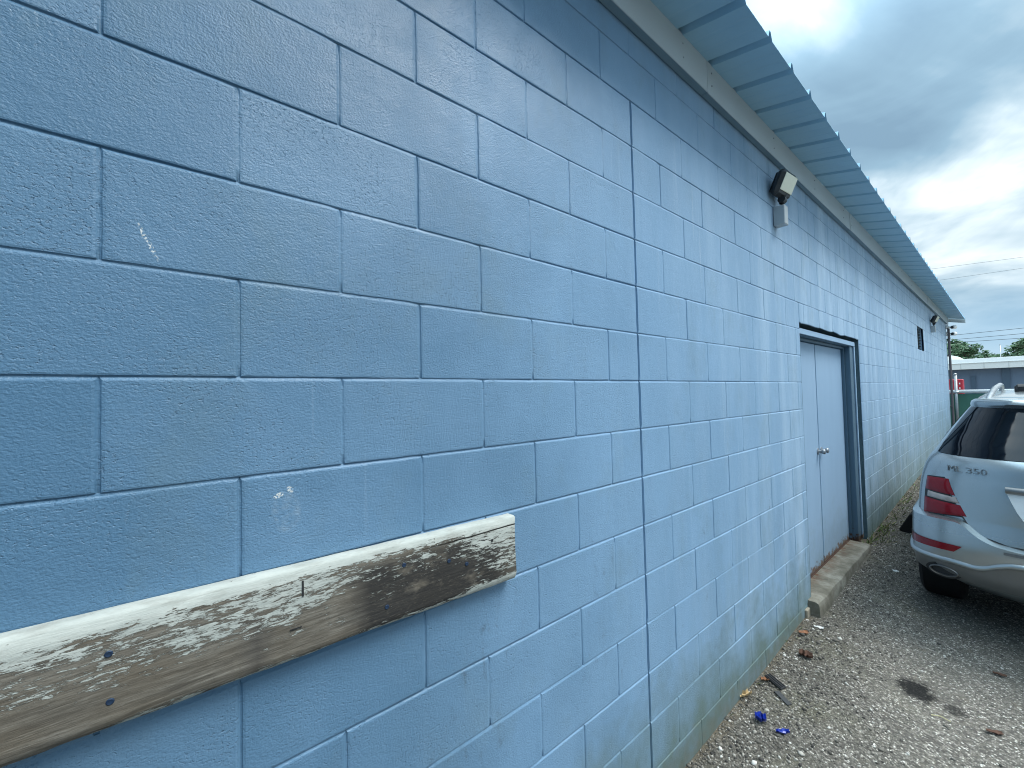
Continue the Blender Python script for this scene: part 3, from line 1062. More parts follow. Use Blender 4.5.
prof = []
y = Y_START
RIB = 0.3105
k0 = 1.800 - math.ceil((1.800 - Y_START) / RIB) * RIB
y = k0
while y < Y_END + 0.16:
    prof += [(y - 0.026, 0.0), (y - 0.007, 0.040), (y + 0.007, 0.040), (y + 0.026, 0.0)]
    for q in (0.110, 0.200):
        prof += [(y + q - 0.012, 0.0), (y + q - 0.006, 0.0012), (y + q + 0.006, 0.0012), (y + q + 0.012, 0.0)]
    y += RIB
prof = [(a, b) for a, b in prof if Y_START < a < Y_END + 0.14]
rs = MB()
xsr = [RX0, -3.7, -1.0, FX - 0.1, FX + 0.1, RX1 - 0.02, RX1]
top = [[(x, a, rz(x) + b) for a, b in prof] for x in xsr]
rs.grid(top)
rs.grid([[(x, a, rz(x) + b - 0.0025) for a, b in prof] for x in xsr], True)
for i in range(len(prof) - 1):
    (a, b), (c, d) = prof[i], prof[i + 1]
    rs.add([(RX1, a, rz(RX1) + b), (RX1, c, rz(RX1) + d), (RX1, c, rz(RX1) + d - 0.0025), (RX1, a, rz(RX1) + b - 0.0025)], [(0, 1, 2, 3)])
ro = rs.build('roof', M_soffit, building)
# gable trim at the far end
gt = MB()
ye = Y_END + 0.145
gt.add([(-0.3, ye, rz(-0.3) + 0.04), (RX1 + 0.006, ye, rz(RX1) + 0.04), (RX1 + 0.006, ye, rz(RX1) - 0.10), (-0.3, ye, rz(-0.3) - 0.10),
        (-0.3, ye + 0.03, rz(-0.3) + 0.04), (RX1 + 0.006, ye + 0.03, rz(RX1) + 0.04), (RX1 + 0.006, ye + 0.03, rz(RX1) - 0.10), (-0.3, ye + 0.03, rz(-0.3) - 0.10)],
       [(0, 1, 2, 3), (4, 7, 6, 5), (0, 4, 5, 1), (1, 5, 6, 2), (2, 6, 7, 3)])
gt.build('gable_trim', M_trim, ro)

# downpipe at the far corner
dp = MB()
dp.tube([(0.045, Y_END - 0.06, -1.40), (0.045, Y_END - 0.06, -0.5), (0.045, Y_END - 0.06, 1.25), (0.045, Y_END - 0.06, 1.42)], 0.024, 12)
dp.box((0.004, Y_END - 0.12, -0.6), (0.05, Y_END - 0.004, -0.57))
dp.box((0.004, Y_END - 0.12, 0.7), (0.05, Y_END - 0.004, 0.73))
tag(dp.build('downpipe', M_pipe, None, (0.045, Y_END - 0.06, -1.40), smooth=40), 'dark brown pipe running down the far corner of the blue wall', 'pipe')

# ------------------------------------------------------------------ floodlights
def floodlight(label):
    t = thing('floodlight', label, 'floodlight', (0, 3.13, 1.145), 'floodlights under the eave')
    b = MB()
    b.box((0.002, 3.095, 1.080), (0.072, 3.165, 1.212), bevel=0.004)
    b.build('junction_box', M_boxgrey, t)
    kn = MB()
    kn.tube([(0.045, 3.135, 1.212), (0.045, 3.135, 1.235), (0.05, 3.135, 1.262), (0.066, 3.135, 1.290)], [0.020, 0.017, 0.021, 0.016], 12)
    kn.lathe((0.05, 3.113, 1.258), (0, 1, 0), [(0, 0.024), (0.044, 0.024)], 14)
    kn.build('knuckle', M_housing, t, smooth=40)
    # head: tilted box facing out and down
    ax = Matrix.Translation((0.074, 3.105, 1.343)) @ Matrix.Rotation(R(-5), 4, 'Z') @ Matrix.Rotation(R(25), 4, 'Y')
    h = MB()
    h.box((-0.032, -0.102, -0.082), (0.024, 0.102, 0.080), mat=ax, bevel=0.020)
    h.box((-0.046, -0.080, -0.062), (-0.0325, 0.080, 0.062), mat=ax, bevel=0.006)
    ho = h.build('lamp_head', M_housing, t)
    l = MB()
    l.box((0.0245, -0.084, -0.044), (0.029, 0.084, 0.062), mat=ax, bevel=0.002)
    l.build('lens', M_lens, ho)
    return t


fl = floodlight('black floodlight on a grey junction box above the double door')
fl2 = copy_tree(fl)
fl2.location = (0, 12.0, 1.12)
fl2['label'] = 'small far floodlight just beyond the dark wall vent'
fl2.scale = (1.0, 1.0, 1.0)

# security cameras on the far corner
def security_camera(z, label):
    c = Vector((0.10, Y_END - 0.02, z))
    t = thing('security_camera', label, 'security camera', (0, Y_END - 0.02, z), 'cameras at the far corner')
    b = MB()
    b.lathe((0.004, Y_END - 0.02, z), (1, 0, 0), [(0, 0.055), (0.03, 0.055), (0.045, 0.035)], 16)
    b.tube([(0.03, Y_END - 0.02, z), (0.10, Y_END - 0.02, z - 0.01)], 0.018, 8)
    b.build('mount', M_white, t, smooth=40)
    d = MB()
    d.lathe(c + Vector((0.02, -0.06, -0.02)), (0.3, 1, 0.1), [(-0.02, 0.02), (0, 0.045), (0.10, 0.05), (0.13, 0.04), (0.14, 0.015)], 16)
    d.build('camera_body', M_white, t, smooth=40)
    e = MB()
    e.lathe(c + Vector((0.014, -0.084, -0.022)), (-0.3, -1, -0.1), [(0, 0.032), (0.012, 0.03), (0.02, 0.012)], 14)
    e.build('lens', M_dark, t, smooth=40)
    return t


security_camera(1.46, 'upper white security camera tucked under the far end of the eave')
security_camera(1.29, 'lower white security camera at the far corner of the wall')

# ------------------------------------------------------------------ plank with its screws
plank = thing('weathered_board', 'weathered wooden board with peeling white paint screwed to the blue wall', 'board', (0.0, 0.0, -0.5))
pk = MB()
PY0, PY1 = -0.95, 0.688
npk = 90
rows = []
for (x, z, jx, jz) in ((0.002, -0.592, 0, 0.4), (0.002, -0.405, 0, 0.3), (0.006, -0.4035, 0.4, 0.6), (0.034, -0.4040, 0.5, 0.7), (0.0385, -0.4085, 0.6, 0.4), (0.040, -0.436, 0.35, 0), (0.039, -0.50, 0.25, 0), (0.040, -0.57, 0.3, 0), (0.038, -0.583, 0.6, 0.5), (0.031, -0.591, 0.6, 1.0), (0.002, -0.592, 0, 0.4)):
    r = []
    for i in range(npk + 1):
        y = PY0 + (PY1 - PY0) * i / npk
        tilt = -0.016 * (y - 0.2)
        jn = 0.004 * mnoise.noise((y * 7, z * 30, 1)) + 0.002 * mnoise.noise((y * 31, z * 40, 2))
        endj = 0.004 * mnoise.noise((z * 40, x * 50, 4)) if i == npk else 0
        r.append((x + jx * jn, y + endj, z + tilt + jz * jn))
    rows.append(r)
pk.grid(rows)
pk.add([r[-1] for r in rows[:-1]], [tuple(range(len(rows) - 1))])
pk.add([r[0] for r in rows[:-1]], [tuple(range(len(rows) - 1))])
pk.build('board', M_plank, plank, smooth=50, fix=True)
sp = None
for (y, z) in ((-0.185, -0.461), (-0.183, -0.539), (0.333, -0.460), (0.459, -0.484), (0.288, -0.546), (0.514, -0.507)):
    s = MB()
    s.lathe((0.0395, y, z), (1, 0, 0), [(0.0, 0.0054), (0.0012, 0.0054), (0.002, 0.0042), (0.0014, 0.002)], 14)
    if sp is None:
        sp = s.build('screw', M_screw, plank, (0, y, z) if False else None, smooth=40)
        base = (y, z)
    else:
        c = sp.copy()
        col.objects.link(c)
        c.location = (0, y - base[0], z - base[1])
for nm, lo, hi in (('nail_slot', (0.0395, 0.105, -0.462), (0.0412, 0.1085, -0.430)), ('nail_slot', (0.0395, 0.082, -0.5245), (0.0412, 0.104, -0.5225)), ('nail_hole', (0.0395, 0.598, -0.468), (0.0415, 0.604, -0.461))):
    nl = MB()
    nl.box(lo, hi)
    nl.build(nm, M_dark, plank)

# ------------------------------------------------------------------ far fence, building, trees, wires
FY = Y_END + 0.35
fence = thing('chain_link_fence', 'fence with green windscreen and pale top rail behind the silver car', 'fence', (4, FY, zg(4, FY)))
zt = -0.215
gz = zg(2, FY)
p = MB()
p.tube([(-0.3, FY, zt), (14.0, FY, zt - 0.0)], 0.045, 10)
p.build('top_rail', M_white, fence, smooth=True)
p = MB()
rows = []
for j in range(9):
    z = gz - 0.03 + (zt - 0.03 - gz) * j / 8
    rows.append([(-0.4 + 14.32 * i / 120, FY + 0.02 * math.sin(i * 0.9 + j * 0.5) * (1 if 0 < j < 8 else 0), z) for i in range(121)])
p.grid(rows)
so_ = p.build('windscreen', M_screen, fence, smooth=True)
for xpost in (0.10, 2.9, 5.7, 8.5, 11.3, 14.0):
    p = MB()
    tz = 0.22 if xpost < 0.2 else zt
    p.tube([(xpost, FY - 0.045, gz - 0.1), (xpost, FY - 0.045, tz)], 0.030, 10)
    if xpost < 0.2:
        p.lathe((xpost, FY - 0.045, tz), (0, 0, 1), [(0, 0.036), (0.02, 0.036), (0.045, 0.012)], 10)
        p.tube([(xpost - 0.05, FY - 0.05, zt - 0.02), (xpost + 0.05, FY - 0.05, zt - 0.02)], 0.036, 10)
    p.build('post', M_galv, fence, smooth=True)

rd = thing('red_cabinet', 'red box with pale markings behind the fence beside the wall corner', 'cabinet', (-0.05, 20.0, -1.33))
p = MB()
p.box((-0.36, 20.0, -1.40), (0.015, 20.6, 0.15), bevel=0.02)
p.build('cabinet_body', M_red, rd)
for z in (-0.02, -0.17):
    p = MB()
    p.box((-0.075, 19.99, z), (-0.045, 19.998, z + 0.05))
    p.build('marking', M_white, rd)

FB = 40.0
far = thing('far_building', 'low blue grey metal building with broad white roof edge beyond the fence', 'building', (5, FB, -1.33))
p = MB()
p.box((-22, FB, -1.6), (40, FB + 16, 1.02))
p.build('wall', M_bluegrey, far)
p = MB()
rows = [[(x, FB - 0.35, 0.985), (x, FB - 0.36, 1.36), (x, FB - 0.30, 1.64), (x, FB + 8, 2.0), (x, FB + 16.3, 1.64)] for x in np.linspace(-22.4, 40.4, 64)]
rows2 = [[(a[0], a[1], a[2]) for a in r] for r in rows]
p.grid(rows2)
p.box((-22.4, FB - 0.352, 0.975), (40.4, FB - 0.005, 0.988))
fro = p.build('roof', M_white, far)
p = MB()
for x in np.linspace(-20, 39, 60):
    p.box((x - 0.018, FB - 0.372, 0.99), (x + 0.018, FB - 0.345, 1.35))
p.box((-22.4, FB - 0.39, 1.345), (40.4, FB - 0.335, 1.375))
p.build('fascia_seam', simple('pale_seam', (0.70, 0.71, 0.70), 0.5, 0.1), fro)
for x in (-6.0, -3.2, -0.50, 0.864, 3.6, 6.4, 9.2, 12.0, 14.8, 17.6):
    p = MB()
    wd = 0.10 if abs(x + 0.5) < .01 else 0.16
    p.box((x - wd, FB - 0.09, -1.6), (x + wd, FB - 0.004, 0.55 if abs(x + 0.5) < .01 else 0.97))
    p.build('pilaster', M_darkpil, far)
p = MB()
rows = []
for i in range(9):
    a = math.pi * i / 8
    rows.append([(-1.9 + 0.95 * math.cos(a), FB + 1.0, 1.55 + 0.52 * math.sin(a)), (-1.9 + 0.95 * math.cos(a), FB + 3.5, 1.6 + 0.52 * math.sin(a))])
p.grid(rows)
p.add([r[0] for r in rows], [tuple(range(9))])
vh = p.build('roof_hood', M_white, None, (-1.9, FB + 2, 1.55), fix=True)
tag(vh, 'pale rounded hood standing on the far white roof beside the wall corner', 'roof vent')


def mat_leaf():
    M = NT('tree_leaf')
    t = M.attr('tint')
    c = M.ramp(t, [(0.0, (0.028, 0.075, 0.034)), (0.5, (0.050, 0.12, 0.055)), (1.0, (0.085, 0.165, 0.075))])
    return M.set(color=c, rough=0.6, spec=0.3)


M_leaf = mat_leaf()
M_bark = simple('bark', (0.085, 0.065, 0.05), 0.9, 0, var=0.3, nscale=5, bump=0.02, bscale=12)


def tree(base, height, cw, lobes, label, n=2600, group='trees beyond the far building'):
    t = thing('broadleaf_tree', label, 'tree', base, group)
    b = Vector(base)
    tk = MB()
    ch = height * 0.42
    tk.tube([b, b + Vector((0.1, 0, ch * 0.5)), b + Vector((0, 0.1, ch)), b + Vector((0.2, 0, height * 0.75))], [height * .035, height * .028, height * .022, height * .008], 9)
    for i in range(7):
        a = i * 2.4
        s = b + Vector((0, 0, height * (0.32 + 0.05 * i)))
        e = s + Vector((math.cos(a) * cw * 0.62, math.sin(a) * cw * 0.62, height * 0.22))
        tk.tube([s, (s + e) / 2 + Vector((0, 0, height * 0.03)), e], [height * .014, height * .010, height * .004], 7)
    tk.build('trunk', M_bark, t, smooth=True)
    cr = MB()
    clumps = []
    for _ in range(lobes):
        a, zz, rr = random.uniform(0, 6.283), random.uniform(-1, 1), random.random() ** 0.5
        q = (1 - zz * zz) ** 0.5
        clumps.append((b + Vector((math.cos(a) * q * rr * cw, math.sin(a) * q * rr * cw, height * 0.66 + zz * rr * height * 0.27)), random.uniform(0.24, 0.42) * cw, random.random()))
    ls = cw * 0.075
    for i in range(n):
        c, r_, tn = random.choice(clumps)
        d = Vector((random.gauss(0, 1), random.gauss(0, 1), random.gauss(0, 1))).normalized() * r_ * random.random() ** 0.4
        pnt = c + Vector((d.x, d.y, d.z * 0.8))
        a = Vector((random.gauss(0, 1), random.gauss(0, 1), random.gauss(0, 0.6))).normalized()
        bb = a.orthogonal().normalized()
        s1, s2 = ls * random.uniform(0.7, 1.5), ls * random.uniform(0.4, 0.9)
        cr.add([pnt - a * s1, pnt - bb * s2, pnt + a * s1, pnt + bb * s2], [(0, 1, 2, 3)], min(1, max(0, 0.35 * tn + 0.65 * random.random())))
    cr.build('crown', M_leaf, t, tint=True)
    return t


TZ = -1.33
def tree_at(px, pytop, Y, cw, label, lobes=26, n=2600):
    q = pix_y(px, pytop, Y)
    h = (q.z - TZ) / 0.97
    tree((q.x, Y, TZ), h, cw, lobes, label, n)


tree_at(960, 339, 100, 2.3, 'round dark green tree rising just right of the wall corner', 30, 3200)
tree_at(987, 351, 130, 3.4, 'low distant tree between the two taller trees')
tree_at(974, 349, 112, 1.6, 'small bushy tree on the right shoulder of the round dark tree', 16, 1500)
tree_at(1030, 338, 100, 2.6, 'tall green tree at the right edge of the picture above the white roof', 30, 3200)
tree_at(1012, 350, 125, 1.9, 'small tree on the left of the tall right hand tree', 18, 1600)
tree_at(1050, 335, 110, 4.0, 'broad tree furthest right beyond the white roof', 30, 3000)
tree_at(935, 341, 105, 4.5, 'broad tree hidden largely behind the far wall corner', 30, 3000)

# utility poles and cables
def pole(x, y, h, label):
    t = thing('utility_pole', label, 'utility pole', (x, y, TZ), 'utility poles')
    p = MB()
    p.tube([(x, y, TZ - 0.5), (x, y, TZ + h * 0.5), (x, y, TZ + h)], [0.16, 0.14, 0.11], 12)
    p.build('pole', M_wood, t, smooth=True)
    p = MB()
    p.box((x - 0.06, y - 1.1, TZ + h - 0.7), (x + 0.06, y + 1.1, TZ + h - 0.58))
    p.build('crossarm', M_wood, t)
    return t


PXA, PXB, PYW = -40.0, 46.0, 60.0
pole(PXA, PYW, 13.5, 'wooden utility pole far to the left behind the blue building')
pole(PXB, PYW, 13.5, 'wooden utility pole far to the right carrying the cables')
q = pix_y(1000, 345, 90)
pp = MB()
pp.tube([(q.x, 90, TZ), (q.x, 90, q.z)], [0.07, 0.05], 10)
pp.lathe((q.x, 90, q.z), (0, 0, 1), [(0, 0.07), (0.08, 0.05), (0.1, 0.02)], 10)
tag(pp.build('mast', M_galv, None, (q.x, 90, TZ), smooth=True), 'thin grey mast rising above the white roof between the trees', 'mast')


def cable(pa, pb, label, r=0.020):
    a = pix_y(pa[0], pa[1], PYW)
    b = pix_y(pb[0], pb[1], PYW)
    k = (b.z - a.z) / (b.x - a.x)
    mb_ = MB()
    P = []
    sag0 = 0.0006
    for i in range(41):
        x = PXA + (PXB - PXA) * i / 40
        z = a.z + k * (x - a.x) + sag0 * (x - a.x) * (x - b.x)
        P.append((x, PYW, z))
    mb_.tube(P, r, 6)
    tag(mb_.build('overhead_cable', M_wire, None, P[20]), label, 'cable', 'overhead cables')


cable((955, 335), (1024, 328), 'topmost dark cable of the three close above the trees')
cable((955, 339.5), (1024, 333.5), 'middle dark cable of the three close above the trees')
cable((955, 342.5), (1024, 338), 'lowest dark cable just above the distant tree tops')
cable((955, 266), (1024, 257), 'upper faint thin cable of the high pair crossing the cloudy sky', 0.011)
cable((955, 278), (1024, 268), 'lower faint thin cable of the high pair crossing the cloudy sky', 0.011)

# ------------------------------------------------------------------ the silver car
CS = 0.945
CX, CY0 = 1.42, 3.92
CZ = zg(1.4, CY0 + 0.93 * CS) - 0.93 * CS * 0.03
car = thing('parked_car', 'silver estate car with dark rear glass parked beside the blue wall', 'car', (CX, CY0, CZ))
car.rotation_euler = (0.03, 0, 0)
car.scale = (CS, CS, CS)

PT = [  # z, rear y, half width, front y, rear corner length, front corner length
    (0.30, 0.28, 0.80, 4.45, 0.45, 0.8), (0.36, 0.20, 0.90, 4.62, 0.48, 0.8), (0.44, 0.13, 0.945, 4.74, 0.5, 0.85), (0.60, 0.09, 0.962, 4.78, 0.5, 0.9),
    (0.76, 0.088, 0.966, 4.77, 0.5, 0.95), (0.86, 0.100, 0.962, 4.72, 0.5, 1.0), (0.95, 0.105, 0.955, 4.62, 0.5, 1.05), (1.02, 0.110, 0.948, 4.40, 0.5, 1.0), (1.08, 0.114, 0.940, 3.85, 0.5, 0.7),
    (1.14, 0.120, 0.928, 3.60, 0.5, 0.55), (1.21, 0.132, 0.908, 3.45, 0.5, 0.55), (1.27, 0.155, 0.880, 3.33, 0.5, 0.55), (1.30, 0.180, 0.855, 3.26, 0.5, 0.55), (1.36, 0.232, 0.825, 3.13, 0.5, 0.55),
    (1.45, 0.315, 0.775, 2.94, 0.5, 0.55), (1.54, 0.395, 0.722, 2.74, 0.48, 0.55), (1.62, 0.462, 0.672, 2.54, 0.45, 0.55), (1.650, 0.485, 0.650, 2.45, 0.42, 0.55), (1.672, 0.475, 0.632, 2.36, 0.42, 0.6),
    (1.700, 0.490, 0.600, 2.22, 0.40, 0.6), (1.722, 0.60, 0.545, 2.05, 0.40, 0.6), (1.738, 0.80, 0.46, 1.85, 0.38, 0.5), (1.748, 1.10, 0.34, 1.62, 0.2, 0.2)]
PZ = np.array(PT)


def prm(z):
    return [float(np.interp(z, PZ[:, 0], PZ[:, k])) for k in range(1, 6)]


def S_of_x(x, z):
    w_ = prm(z)[1]
    a = min(abs(x) / w_, 1.0)
    return math.copysign(math.asin(a ** 1.5) / (math.pi / 2), x)


def P(s, z, off=0.0, tab=None):
    """point of the body skin; |s| 0..1 rear corner, 1..2 side, 2..3 front corner"""
    def raw(s, z):
        yr, w_, yf, L, Lf = (tab or prm)(z)
        sg = -1 if s < 0 else 1
        a = abs(s)
        n_ = 3.0
        if a <= 1:
            th = a * math.pi / 2
            return Vector((sg * w_ * max(math.sin(th), 0) ** (2 / n_), yr + L * (1 - max(math.cos(th), 0) ** (2 / n_)), z))
        if a <= 2:
            return Vector((sg * w_, yr + L + (a - 1) * (yf - Lf - yr - L), z))
        th = (3 - a) * math.pi / 2
        return Vector((sg * w_ * max(math.sin(th), 0) ** (2 / 2.6), yf - Lf * (1 - max(math.cos(th), 0) ** (2 / 2.6)), z))
    p0 = raw(s, z)
    if off:
        e = 0.012
        du = raw(s + e, z) - raw(s - e, z)
        dv = raw(s, z + e) - raw(s, z - e)
        nn = du.cross(dv)
        if nn.length > 1e-9:
            p0 = p0 + nn.normalized() * off
    return p0


def finish(mb, name, mat, parent=car, smooth=45, fix=True, tint=False):
    """link a car mesh; coordinates are already local to the car"""
    me = bpy.data.meshes.new(name)
    me.from_pydata(mb.v, [], mb.f)
    import bmesh
    if fix:
        bm = bmesh.new()
        bm.from_mesh(me)
        bmesh.ops.remove_doubles(bm, verts=bm.verts, dist=1e-5)
        bmesh.ops.recalc_face_normals(bm, faces=bm.faces)
        bm.to_mesh(me)
        bm.free()
    me.polygons.foreach_set('use_smooth', [True] * len(me.polygons))
    if smooth:
        me.set_sharp_from_angle(angle=R(smooth))
    me.materials.append(mat)
    o = bpy.data.objects.new(name, me)
    col.objects.link(o)
    o.parent = parent
    return o


# body shell
bd = MB()
ss = list(np.linspace(0, 1, 15)) + list(np.linspace(1, 2, 22))[1:] + list(np.linspace(2, 3, 13))[1:]
full = [-s for s in ss[::-1]][1:] + ss[:-1]      # -2.9..  .. 2.9 closed ring
full = [-s for s in ss[::-1]] + ss[1:-1]
zz = sorted(set([float(v) for v in PZ[:, 0]] + [0.40, 0.52, 0.68, 1.0, 1.18, 1.24, 1.33, 1.40, 1.50, 1.58]))
NR = len(full)
vs, fs = [], []
for z in zz:
    for s in full:
        vs.append(P(s, z))
for i in range(len(zz) - 1):
    for k in range(NR):
        k2 = (k + 1) % NR
        fs.append((i * NR + k, i * NR + k2, (i + 1) * NR + k2, (i + 1) * NR + k))
fs.append(tuple(range(NR))[::-1])
fs.append(tuple((len(zz) - 1) * NR + k for k in range(NR)))
bd.add(vs, fs)
body = finish(bd, 'body', M_car, smooth=60)
# wheel arches cut with a boolean that is applied straight away
cut = MB()
for yw in (0.93, 3.845):
    for sg in (-1, 1):
        cut.lathe((sg * 0.62, yw, 0.37), (sg, 0, 0), [(0, 0.43), (0.5, 0.43)], 36)
cutter = finish(cut, 'cutter', M_dark, None)
bmod = body.modifiers.new('arches', 'BOOLEAN')
bmod.object = cutter
bmod.operation = 'DIFFERENCE'
bmod.solver = 'EXACT'
bpy.context.view_layer.update()
dg = bpy.context.evaluated_depsgraph_get()
me2 = bpy.data.meshes.new_from_object(body.evaluated_get(dg))
body.modifiers.clear()
body.data = me2
cdata = cutter.data
bpy.data.objects.remove(cutter)
bpy.data.meshes.remove(cdata)
for yw in (0.93, 3.845):
    for sg in (-1, 1):
        lin = MB()
        lin.lathe((sg * 0.60, yw, 0.37), (sg, 0, 0), [(0, 0.1), (0.01, 0.425), (0.30, 0.425)], 30)
        lin.f = [f for f in lin.f if len(f) < 20 and min(lin.v[k][2] for k in f) > 0.30]
        finish(lin, 'wheel_arch_liner', M_dark, car, fix=False)
ub = MB()
ub.box((-0.60, 0.55, 0.265), (0.60, 4.4, 0.298))
finish(ub, 'underbody', M_tyre, car, smooth=None)


def patch(mb, corners, off, nu=12, nv=8, bow=None):
    """bilinear patch in (s, z): corners tl, tr, br, bl"""
    tl, tr, br, bl = corners
    rows = []
    for j in range(nv + 1):
        v = j / nv
        r = []
        for i in range(nu + 1):
            u = i / nu
            s = (tl[0] * (1 - u) + tr[0] * u) * (1 - v) + (bl[0] * (1 - u) + br[0] * u) * v
            z = (tl[1] * (1 - u) + tr[1] * u) * (1 - v) + (bl[1] * (1 - u) + br[1] * u) * v
            r.append(P(s, z, off))
        rows.append(r)
    mb.grid(rows)


def strip(mb, path, width, off, nu=1):
    """ribbon along a (s, z) path on the skin"""
    rows = []
    n = len(path)
    for i in range(n):
        a = path[max(i - 1, 0)]
        b = path[min(i + 1, n - 1)]
        d = P(b[0], b[1]) - P(a[0], a[1])
        ln = max(d.length, 1e-6)
        # perpendicular in the (lateral, z) sense
        lat = math.copysign(math.hypot(d.x, d.y), d.x if abs(d.x) > abs(d.y) else d.x)
        px_, pz_ = -d.z / ln, lat / ln
        ds = (P(path[i][0] + 0.01, path[i][1]) - P(path[i][0] - 0.01, path[i][1])).length / 0.02
        r = []
        for k in (-1, 0, 1):
            r.append(P(path[i][0] + k * 0.5 * width * px_ / max(ds, 0.05), path[i][1] + k * 0.5 * width * pz_, off * (1.0 if k == 0 else 0.7)))
        rows.append(r)
    mb.grid(rows)


def dense(pts, n=8):
    outp = []
    for a, b in zip(pts[:-1], pts[1:]):
        for i in range(n):
            t = i / n
            outp.append((a[0] + (b[0] - a[0]) * t, a[1] + (b[1] - a[1]) * t))
    outp.append(pts[-1])
    return outp


X = S_of_x
# rear glass, wrapping into the quarter lights
p = MB()
rows = []
for j in range(19):
    z = 1.302 + (1.640 - 1.302) * j / 18
    rows.append([P(s, z, 0.004) for s in np.linspace(-(0.80 + 0.06 * j / 18), 0.80 + 0.06 * j / 18, 61)])
p.grid(rows)
finish(p, 'rear_window', M_glass)
for sg in (-1, 1):
    p = MB()
    rows = []
    for j in range(13):
        z = 1.312 + (1.625 - 1.312) * j / 12
        rows.append([P(sg * s, z, 0.004) for s in np.linspace(1.04, 2.0, 40)])
    p.grid(rows)
    finish(p, 'side_window', M_glass)
p = MB()
rows = []
for j in range(13):
    z = 1.16 + (1.63 - 1.16) * j / 12
    rows.append([P(s, z, 0.004) for s in np.linspace(2.12, 3.0, 20)] + [P(-s, z, 0.004) for s in np.linspace(3.0, 2.12, 20)][1:])
p.grid(rows)
finish(p, 'windscreen', M_glass)
# spoiler lip above the rear glass
p = MB()
rows = []
for (z, o) in ((1.640, 0.002), (1.652, 0.030), (1.668, 0.052), (1.684, 0.046), (1.700, 0.012), (1.712, 0.001)):
    rows.append([P(s, z, o * (1 - 0.55 * abs(s))) for s in np.linspace(-0.95, 0.95, 41)])
p.grid(rows)
finish(p, 'spoiler', M_car, smooth=80)

# tailgate skin and its shut line
LB = [(1.290, -0.80), (1.20, -0.80), (1.135, -0.774), (1.02, -0.745), (0.90, -0.702), (0.84, -0.672), (0.79, -0.640), (0.762, -0.590), (0.748, -0.520), (0.742, -0.420)]


def left_edge(z):
    zs = [a[0] for a in LB][::-1]
    xsb = [a[1] for a in LB][::-1]
    return float(np.mean([np.interp(z + d, zs, xsb) for d in np.linspace(-0.022, 0.022, 9)]))


tg_rows = []
zr = list(np.linspace(1.290, 0.90, 14)) + list(np.linspace(0.89, 0.744, 12))


def tg_off(z):
    # crease under the letters and a scooped lower edge
    return 0.010 + 0.006 * math.exp(-((z - 1.262) / 0.03) ** 2) - 0.006 * math.exp(-((z - 1.165) / 0.016) ** 2) + (0.012 * max(0, (0.86 - z) / 0.11) if z < 0.86 else 0)


p = MB()
for z in zr:
    e = left_edge(z)
    tg_rows.append([P(X(x, z), z, tg_off(z)) for x in np.linspace(e, -e, 121)])
p.grid(tg_rows)
tg = finish(p, 'tailgate', M_car, smooth=70)
p = MB()
zsm = np.concatenate([np.linspace(1.135, 0.80, 26), np.linspace(0.79, 0.745, 12)])
seam = [(X(left_edge(z) - 0.004, z), z) for z in zsm]
strip(p, dense(seam, 2), 0.009, 0.0145)
seam2 = [(-s, z) for s, z in seam]
strip(p, dense(seam2, 2), 0.009, 0.0145)
strip(p, dense([(X(-0.43, .742), .742), (X(0.43, .742), .742)], 20), 0.012, 0.024)
finish(p, 'shut_line', M_dark, tg, fix=False)

# plate recess, handle strip and plate
p = MB()
rows = []
for z, hw, o in ((1.088, 0.488, 0.014), (1.080, 0.483, 0.0125), (1.03, 0.468, 0.0125), (0.97, 0.447, 0.0125), (0.925, 0.425, 0.0125), (0.918, 0.42, 0.014)):
    rows.append([P(X(x, z), z, o) for x in np.linspace(-hw, hw, 25)])
p.grid(rows)
finish(p, 'plate_recess', simple('pale_recess', (0.88, 0.90, 0.90), 0.35, 0.0, var=0.05), tg)
p = MB()
rows = []
for z, o in ((1.088, 0.012), (1.092, 0.026), (1.112, 0.032), (1.130, 0.026), (1.134, 0.012)):
    rows.append([P(X(x, z), z, o) for x in np.linspace(-0.49, 0.49, 25)])
p.grid(rows)
finish(p, 'tailgate_handle', M_valance, tg, smooth=80)
p = MB()
rows = [[P(X(x, z), z, 0.018) for x in np.linspace(-0.155, 0.155, 9)] for z in (1.075, 0.925)]
p.grid(rows)
finish(p, 'licence_plate', M_plate, tg)

# model lettering on the tailgate
M_letter = simple('letter_metal', (0.24, 0.25, 0.26), 0.3, 0.7)
xl = -0.757
for ch, adv in (('M', 0.045), ('L', 0.031), (' ', 0.014), ('3', 0.035), ('5', 0.035), ('0', 0.035)):
    if ch == ' ':
        xl += adv
        continue
    tcu = bpy.data.curves.new('character', 'FONT')
    tcu.body = ch
    tcu.extrude = 0.05
    tcu.offset = -0.012
    to_ = bpy.data.objects.new('character', tcu)
    col.objects.link(to_)
    bpy.context.view_layer.update()
    dg = bpy.context.evaluated_depsgraph_get()
    tm = bpy.data.meshes.new_from_object(to_.evaluated_get(dg))
    bpy.data.objects.remove(to_)
    co = np.array([v.co[:] for v in tm.vertices])
    lo_, hi_ = co.min(0), co.max(0)
    for v in tm.vertices:
        x = xl + (v.co.x - lo_[0]) / (hi_[0] - lo_[0]) * adv * 0.78
        z = 1.193 + (v.co.y - lo_[1]) / (hi_[1] - lo_[1]) * 0.034
        v.co = P(X(x, z), z, tg_off(z) + (0.0075 if v.co.z > 0 else 0.001))
    tm.materials.append(M_letter)
    tm.name = 'model_letter'
    lo = bpy.data.objects.new('model_letter', tm)
    col.objects.link(lo)
    lo.parent = tg
    xl += adv

